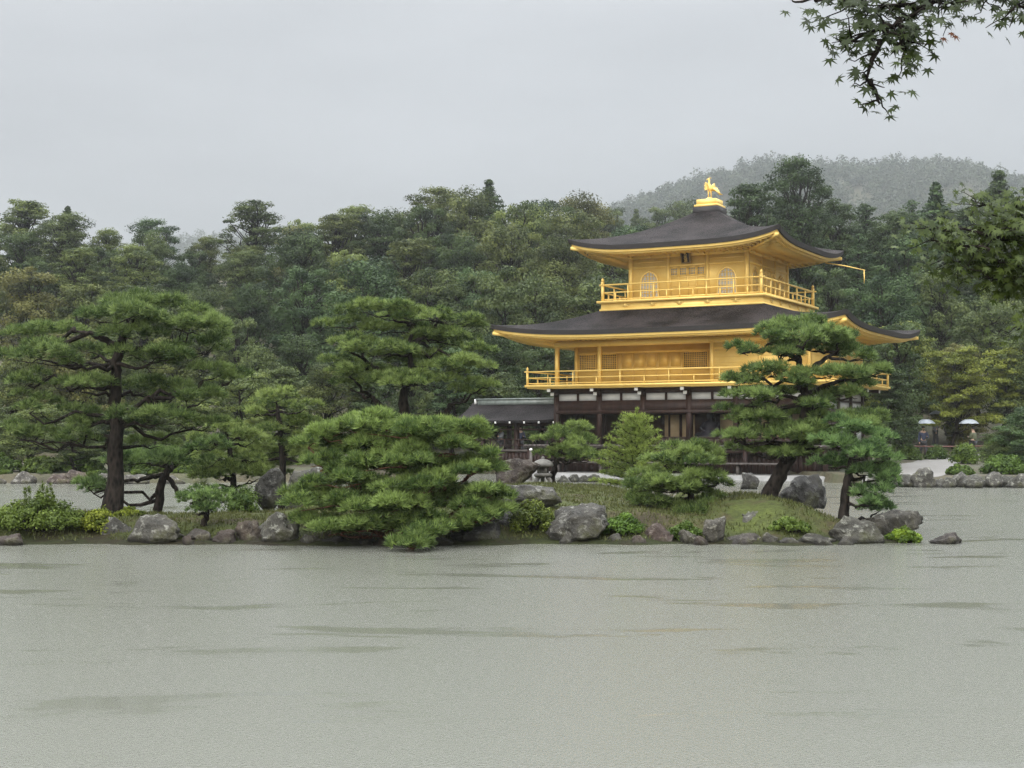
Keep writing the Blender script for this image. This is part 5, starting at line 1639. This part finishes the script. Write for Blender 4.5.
# ------------------------------------------------------------------ stone lantern and little post
p = W(543, 478, 35.5); p.z = float(island_z(p.x, p.y)) - .02
t = empty('stone_lantern', p); tag(t, 'squat grey stone lantern with a mushroom cap beside the reddish boulder', 'stone lantern')
sc = 1.0
mb = MB(); mb.lathe([(.05, .50), (.24, .52), (.265, .55), (.25, .60), (.20, .66), (.11, .70), (.04, .72), (.05, .75), (.02, .78)], 18); mb.build('cap', M['lantern'], t, True)
mb = MB()
for a in range(4):
    c_, s_ = math.cos(a * math.pi / 2 + .5), math.sin(a * math.pi / 2 + .5)
    mb.box(c_ * .13 - .035, c_ * .13 + .035, s_ * .13 - .035, s_ * .13 + .035, .36, .52)
mb.lathe([(.10, .36), (.10, .52)], 8); mb.build('fire_box', M['lantern'], t)
mb = MB(); mb.lathe([(.20, .27), (.23, .30), (.23, .34), (.19, .365)], 16); mb.build('ledge', M['lantern'], t, True)
for a in range(3):
    c_, s_ = math.cos(a * 2.09 - .5), math.sin(a * 2.09 - .5)
    mb = MB(); mb.tube([(c_ * .12, s_ * .12, .28), (c_ * .2, s_ * .2, .18), (c_ * .19, s_ * .19, -.05)], [.06, .055, .06], 8); mb.build('foot', M['lantern'], t, True)
p = W(531, 470, 58)
p.z = 0.0
t = empty('mooring_post', p); tag(t, 'thin pale post with a white cap standing in the water before the boat pavilion', 'post')
mb = MB(); mb.tube([(0, 0, -.6), (0, 0, 1.22)], [.06, .055], 10); mb.build('shaft', M['woodgrey'], t)
mb = MB(); mb.lathe([(.065, 1.22), (.07, 1.26), (.03, 1.31)], 10); mb.build('cap', M['white'], t)

# ------------------------------------------------------------------ red rail by the path
x0, x1, y_ = (905 - CX) / F * 74, (984 - CX) / F * 74, 74.0
t = empty('rail_fence', (x0, y_, float(ground_z(x0, y_)))); tag(t, 'thin reddish rail on short posts crossing the garden behind the path', 'fence')
mb = MB(); mb.tube([(0, 0, .72), ((x1 - x0) * .5, 0, .70), (x1 - x0, 0, .73)], [.03, .03, .03], 6); mb.build('rail', M['redrope'], t)
for k_ in range(5):
    mb = MB(); x = (x1 - x0) * k_ / 4; mb.tube([(x, 0.06, -.2), (x, 0.06, .78)], [.05, .045], 7); mb.build('post', M['wood'], t)

# ------------------------------------------------------------------ visitors under umbrellas
def cloth(name, c):
    return mat_noise(name, [(0.3, tuple(k * .8 for k in c)), (0.7, c)], 6.0, .7, bstr=.1)


M['skin'] = cloth('skin', (.5, .33, .24)); M['hair'] = cloth('hair', (.02, .016, .014))
M['umbrella'] = mat_noise('white_umbrella_cloth', [(0.3, (.14, .155, .17)), (0.7, (.21, .23, .25))], 3.0, .35, bstr=.05)


def skin_obj(name, pts, edges, rad, mat, parent):
    me = bpy.data.meshes.new(name); me.from_pydata(pts, edges, []); me.update()
    o = bpy.data.objects.new(name, me); COL.objects.link(o); o.parent = parent
    m = o.modifiers.new('skin', 'SKIN'); m.use_smooth_shade = True
    sv = me.skin_vertices[0].data
    for i, r in enumerate(rad): sv[i].radius = (r, r)
    sv[0].use_root = True
    s = o.modifiers.new('sub', 'SUBSURF'); s.levels = 1; s.render_levels = 1
    me.materials.append(mat)
    return o


def visitor(x, y, rz, jacket, trousers, label, ulabel, seed, step=.12):
    z = float(ground_z(x, y))
    t = empty('person', (x, y, z), rz); tag(t, label, 'person', 'visitors under umbrellas')
    P = [(0, 0, .93), (0, 0, 1.12), (0, 0, 1.36), (0, -.01, 1.48), (0, -.02, 1.60), (0, -.02, 1.70),
         (.10, 0, .88), (.11, -step, .48), (.11, -step * .6, .06), (.11, -step * .6 - .14, .03), (-.10, 0, .88), (-.11, step * .6, .48), (-.11, step * 1.2, .08), (-.11, step * 1.2 - .14, .03),
         (.19, 0, 1.38), (.24, -.06, 1.12), (.12, -.22, 1.18), (.10, -.26, 1.22), (-.19, 0, 1.38), (-.23, .03, 1.10), (-.22, -.04, .86), (-.22, -.05, .78)]
    E_ = [(0, 1), (1, 2), (2, 3), (3, 4), (4, 5), (0, 6), (6, 7), (7, 8), (8, 9), (0, 10), (10, 11), (11, 12), (12, 13), (2, 14), (14, 15), (15, 16), (16, 17), (2, 18), (18, 19), (19, 20), (20, 21)]
    Rr = [.13, .125, .15, .055, .095, .075, .09, .062, .045, .035, .09, .062, .045, .035, .06, .045, .035, .035, .06, .045, .035, .035]
    skin_obj('body', P, E_, Rr, M['skin'], t)
    skin_obj('jacket', [P[0], P[1], P[2], P[14], P[15], P[16], P[18], P[19], P[20]], [(0, 1), (1, 2), (2, 3), (3, 4), (4, 5), (2, 6), (6, 7), (7, 8)], [.165, .155, .175, .08, .065, .055, .08, .065, .055], jacket, t)
    skin_obj('trousers', [P[0], P[6], P[7], P[8], P[10], P[11], P[12]], [(0, 1), (1, 2), (2, 3), (0, 4), (4, 5), (5, 6)], [.15, .11, .08, .065, .11, .08, .065], trousers, t)
    mb = MB(); mb.ellipsoid((0, .01, 1.66), (.095, .105, .11), 12, 8); mb.build('hair', M['hair'], t, True)
    u_ = empty('umbrella', (x, y, z), rz); tag(u_, ulabel, 'umbrella', 'white umbrellas of the visitors')
    mb = MB()
    V, Fs = [(.08, -.2, 2.12)], []
    for r_, zz in ((.2, 2.10), (.38, 2.02), (.54, 1.88)):
        for k_ in range(16):
            a = k_ * math.pi / 8; rr = r_ * (1 if k_ % 2 == 0 else .96)
            V.append((.08 + rr * math.cos(a), -.2 + rr * math.sin(a), zz + (0 if k_ % 2 == 0 else .02)))
    for k_ in range(16):
        Fs.append((0, 1 + k_, 1 + (k_ + 1) % 16))
        for q in range(2): Fs.append((1 + q * 16 + k_, 17 + q * 16 + k_, 17 + q * 16 + (k_ + 1) % 16, 1 + q * 16 + (k_ + 1) % 16))
    mb.add(V, Fs); mb.build('canopy', M['umbrella'], u_, True)
    mb = MB(); mb.tube([(.10, -.26, 1.12), (.08, -.2, 2.18)], [.012, .01], 6); mb.build('shaft', M['wood'], u_)


J = [cloth('navy_jacket', (.03, .04, .08)), cloth('grey_jacket', (.16, .17, .18)), cloth('pale_jacket', (.5, .5, .48)), cloth('olive_jacket', (.10, .11, .06))]
T_ = cloth('dark_trousers', (.03, .03, .035))
for i, (u, d, lab, ul) in enumerate(((923, 77.5, 'person in navy jacket under an umbrella, leftmost by the red rail', 'white umbrella held by the leftmost visitor behind the red rail'),
                                     (935, 80.3, 'person in grey jacket right beside the leftmost visitor by the rail', 'white umbrella overlapping the leftmost one behind the red rail'),
                                     (949, 82, 'person in pale jacket half hidden between maple trunks', 'pale umbrella half hidden between the maple trunks'),
                                     (973, 76, 'person in olive jacket, rightmost behind the red rail', 'bright white umbrella, rightmost behind the red rail'),
                                     (501, 76, 'person in grey jacket seen through the boat pavilion', 'white umbrella seen through the boat pavilion'),
                                     (520, 75, 'person in navy jacket seen through the right of the boat pavilion', 'pale umbrella at the right side of the boat pavilion'))):
    x = (u - CX) / F * d
    visitor(x, d, i * 1.3, J[[0, 1, 2, 3, 1, 0][i]], T_, lab, ul, i)

# ------------------------------------------------------------------ maple reaching in from the right
rng = np.random.default_rng(500)
MAPLE = empty('maple_tree', (7.2, 4.6, .25))
tag(MAPLE, 'green maple whose leafy branches hang into the view at top right', 'maple tree')
mo = np.array(tuple(MAPLE.location))


def maple_leaf(rng, C, N, D, size):
    """seven-pointed leaf outline at C; D = direction of the middle lobe"""
    N = N / np.linalg.norm(N); D = D - N * (D @ N); D /= np.linalg.norm(D) + 1e-9
    S_ = np.cross(N, D)
    ang = [-128, -104, -84, -62, -43, -22, 0, 22, 43, 62, 84, 104, 128]
    rad = [.46, .26, .72, .32, .92, .36, 1.0, .36, .92, .32, .72, .26, .46]
    pts = [C - D * size * .05]
    for a, r in zip(ang, rad):
        a = math.radians(a)
        pts.append(C + size * r * (math.cos(a) * D + math.sin(a) * S_) - N * size * .22 * r * r)
    return pts, [(0, i, i + 1) for i in range(1, 13)]


def leaf_spray(fm, tw, rng, start, end, n_tw, n_leaf, spread, size, droop=.3, tint=(.2, .9), fac=1.0):
    P = bent(rng, start, end, 8, .03)
    tw.tube(P, np.linspace(.012, .004, 8), 5, cap=False)
    for i in range(n_tw):
        q = rng.uniform(.12, 1.0)
        a = P[min(7, int(q * 7.99))]
        b_ = a + rng.normal(0, spread, 3) * [1, .9, .55] + [0, 0, -droop * spread]
        Q = bent(rng, a, b_, 5, .05)
        tw.tube(Q, np.linspace(.004, .0015, 5), 4, cap=False)
        for _ in range(int(n_leaf * fac)):
            c = Q[rng.integers(1, 5)] + rng.normal(0, .035, 3)
            N = np.array([rng.normal(0, .6), rng.normal(-.8, .5), .8])
            D = np.array([rng.normal(0, .6), rng.normal(0, .6), -.55])
            pts, fs = maple_leaf(rng, c, N, D, size * rng.uniform(.7, 1.15))
            fm.add(pts, fs, rng.uniform(*tint))


def bough(pts, r):
    mb = MB(); Pm = [np.array(p) - mo for p in pts]
    mb.tube(Pm, r, 8)
    return mb


tw = MB()
mb = bough([(7.2, 4.6, .1), (7.1, 4.65, 1.2), (6.95, 4.75, 2.4), (6.75, 4.9, 3.4), (6.5, 5.0, 4.6)], [.16, .13, .11, .08, .04]); mb.build('trunk', M['bark'], MAPLE, True)
w3 = lambda u, v, d: np.array(tuple(W(u, v, d))) - mo
# upper branch across the top right of the picture
tw.tube([np.array([6.75, 4.9, 3.4]) - mo, np.array([4.6, 5.3, 3.95]) - mo, w3(1080, -90, 5.3), w3(990, -40, 5.2), w3(930, 5, 5.1), w3(895, 25, 5.05), w3(872, 55, 5.0)], [.06, .045, .03, .014, .007, .004, .002], 6)
fm = MB()
SZ = .040
for (a, b_, nt_, nlf, sp, dr) in (((1010, -25, 5.2), (895, 18, 5.1), 26, 6, .10, .1), ((930, 5, 5.1), (850, 5, 5.05), 22, 6, .09, .1), ((900, 20, 5.05), (845, 45, 5.0), 18, 5, .06, .3), ((900, 22, 5.05), (905, 60, 5.0), 16, 5, .055, .3),
                               ((880, 40, 5.0), (866, 82, 5.0), 6, 3, .04, .4), ((870, 80, 5.0), (880, 104, 5.0), 5, 3, .035, .4), ((850, -5, 5.05), (795, 2, 5.05), 8, 4, .04, .1), ((1060, -30, 5.2), (960, 2, 5.1), 14, 4, .06, .2), ((1060, -10, 5.2), (1010, 12, 5.1), 14, 5, .06, .3)):
    leaf_spray(fm, tw, rng, w3(*a), w3(*b_), nt_, nlf, sp, SZ, dr)
o = fm.build('upper_leaves', M['maple'], MAPLE); o.color = (.42, .46, .38, 1)
# two reddish leaves on a dangling twig
fm = MB()
tw.tube([w3(940, -5, 5.1), w3(942, 15, 5.1), w3(946, 28, 5.1), w3(943, 36, 5.1)], [.003, .002, .002, .0015], 4)
for u, v in ((943, 38), (951, 33), (955, 36)):
    pts, fs = maple_leaf(rng, w3(u, v, 5.1), np.array([.2, -.7, .6]), np.array([.3, 0, -.8]), SZ * .75); fm.add(pts, fs, .5)
o = fm.build('red_leaves', M['maple'], MAPLE); o.color = (2.2, .55, 1.0, 1); o['label'] = 'dark red hanging leaves'
# lower branch reaching in at the right edge
tw.tube([np.array([6.95, 4.75, 2.4]) - mo, np.array([5.2, 6.5, 2.9]) - mo, w3(1060, 255, 8.0), w3(1010, 240, 8.0), w3(960, 228, 8.0)], [.06, .04, .025, .015, .006], 6)
fm = MB()
for (a, b_, nt_, nlf, sp, dr) in (((1060, 245, 8.0), (985, 205, 8.0), 34, 7, .10, .1), ((1050, 240, 8.0), (935, 228, 8.0), 46, 8, .11, .2), ((1050, 265, 8.0), (955, 262, 8.1), 46, 8, .12, .4), ((1060, 280, 8.1), (990, 278, 8.0), 34, 7, .11, .4), ((990, 250, 7.9), (930, 240, 7.9), 16, 6, .08, .3),
                               ((1060, 215, 8.1), (1000, 200, 8.1), 20, 6, .08, .1), ((1060, 330, 8.0), (1022, 325, 8.0), 10, 5, .07, .3)):
    leaf_spray(fm, tw, rng, w3(*a), w3(*b_), nt_, nlf, sp, .048, dr, (.1, 1.0), 1.0)
o = fm.build('side_leaves', M['maple'], MAPLE); o.color = (.72, .75, .5, 1)
tw.build('branch', M['bark'], MAPLE, True)
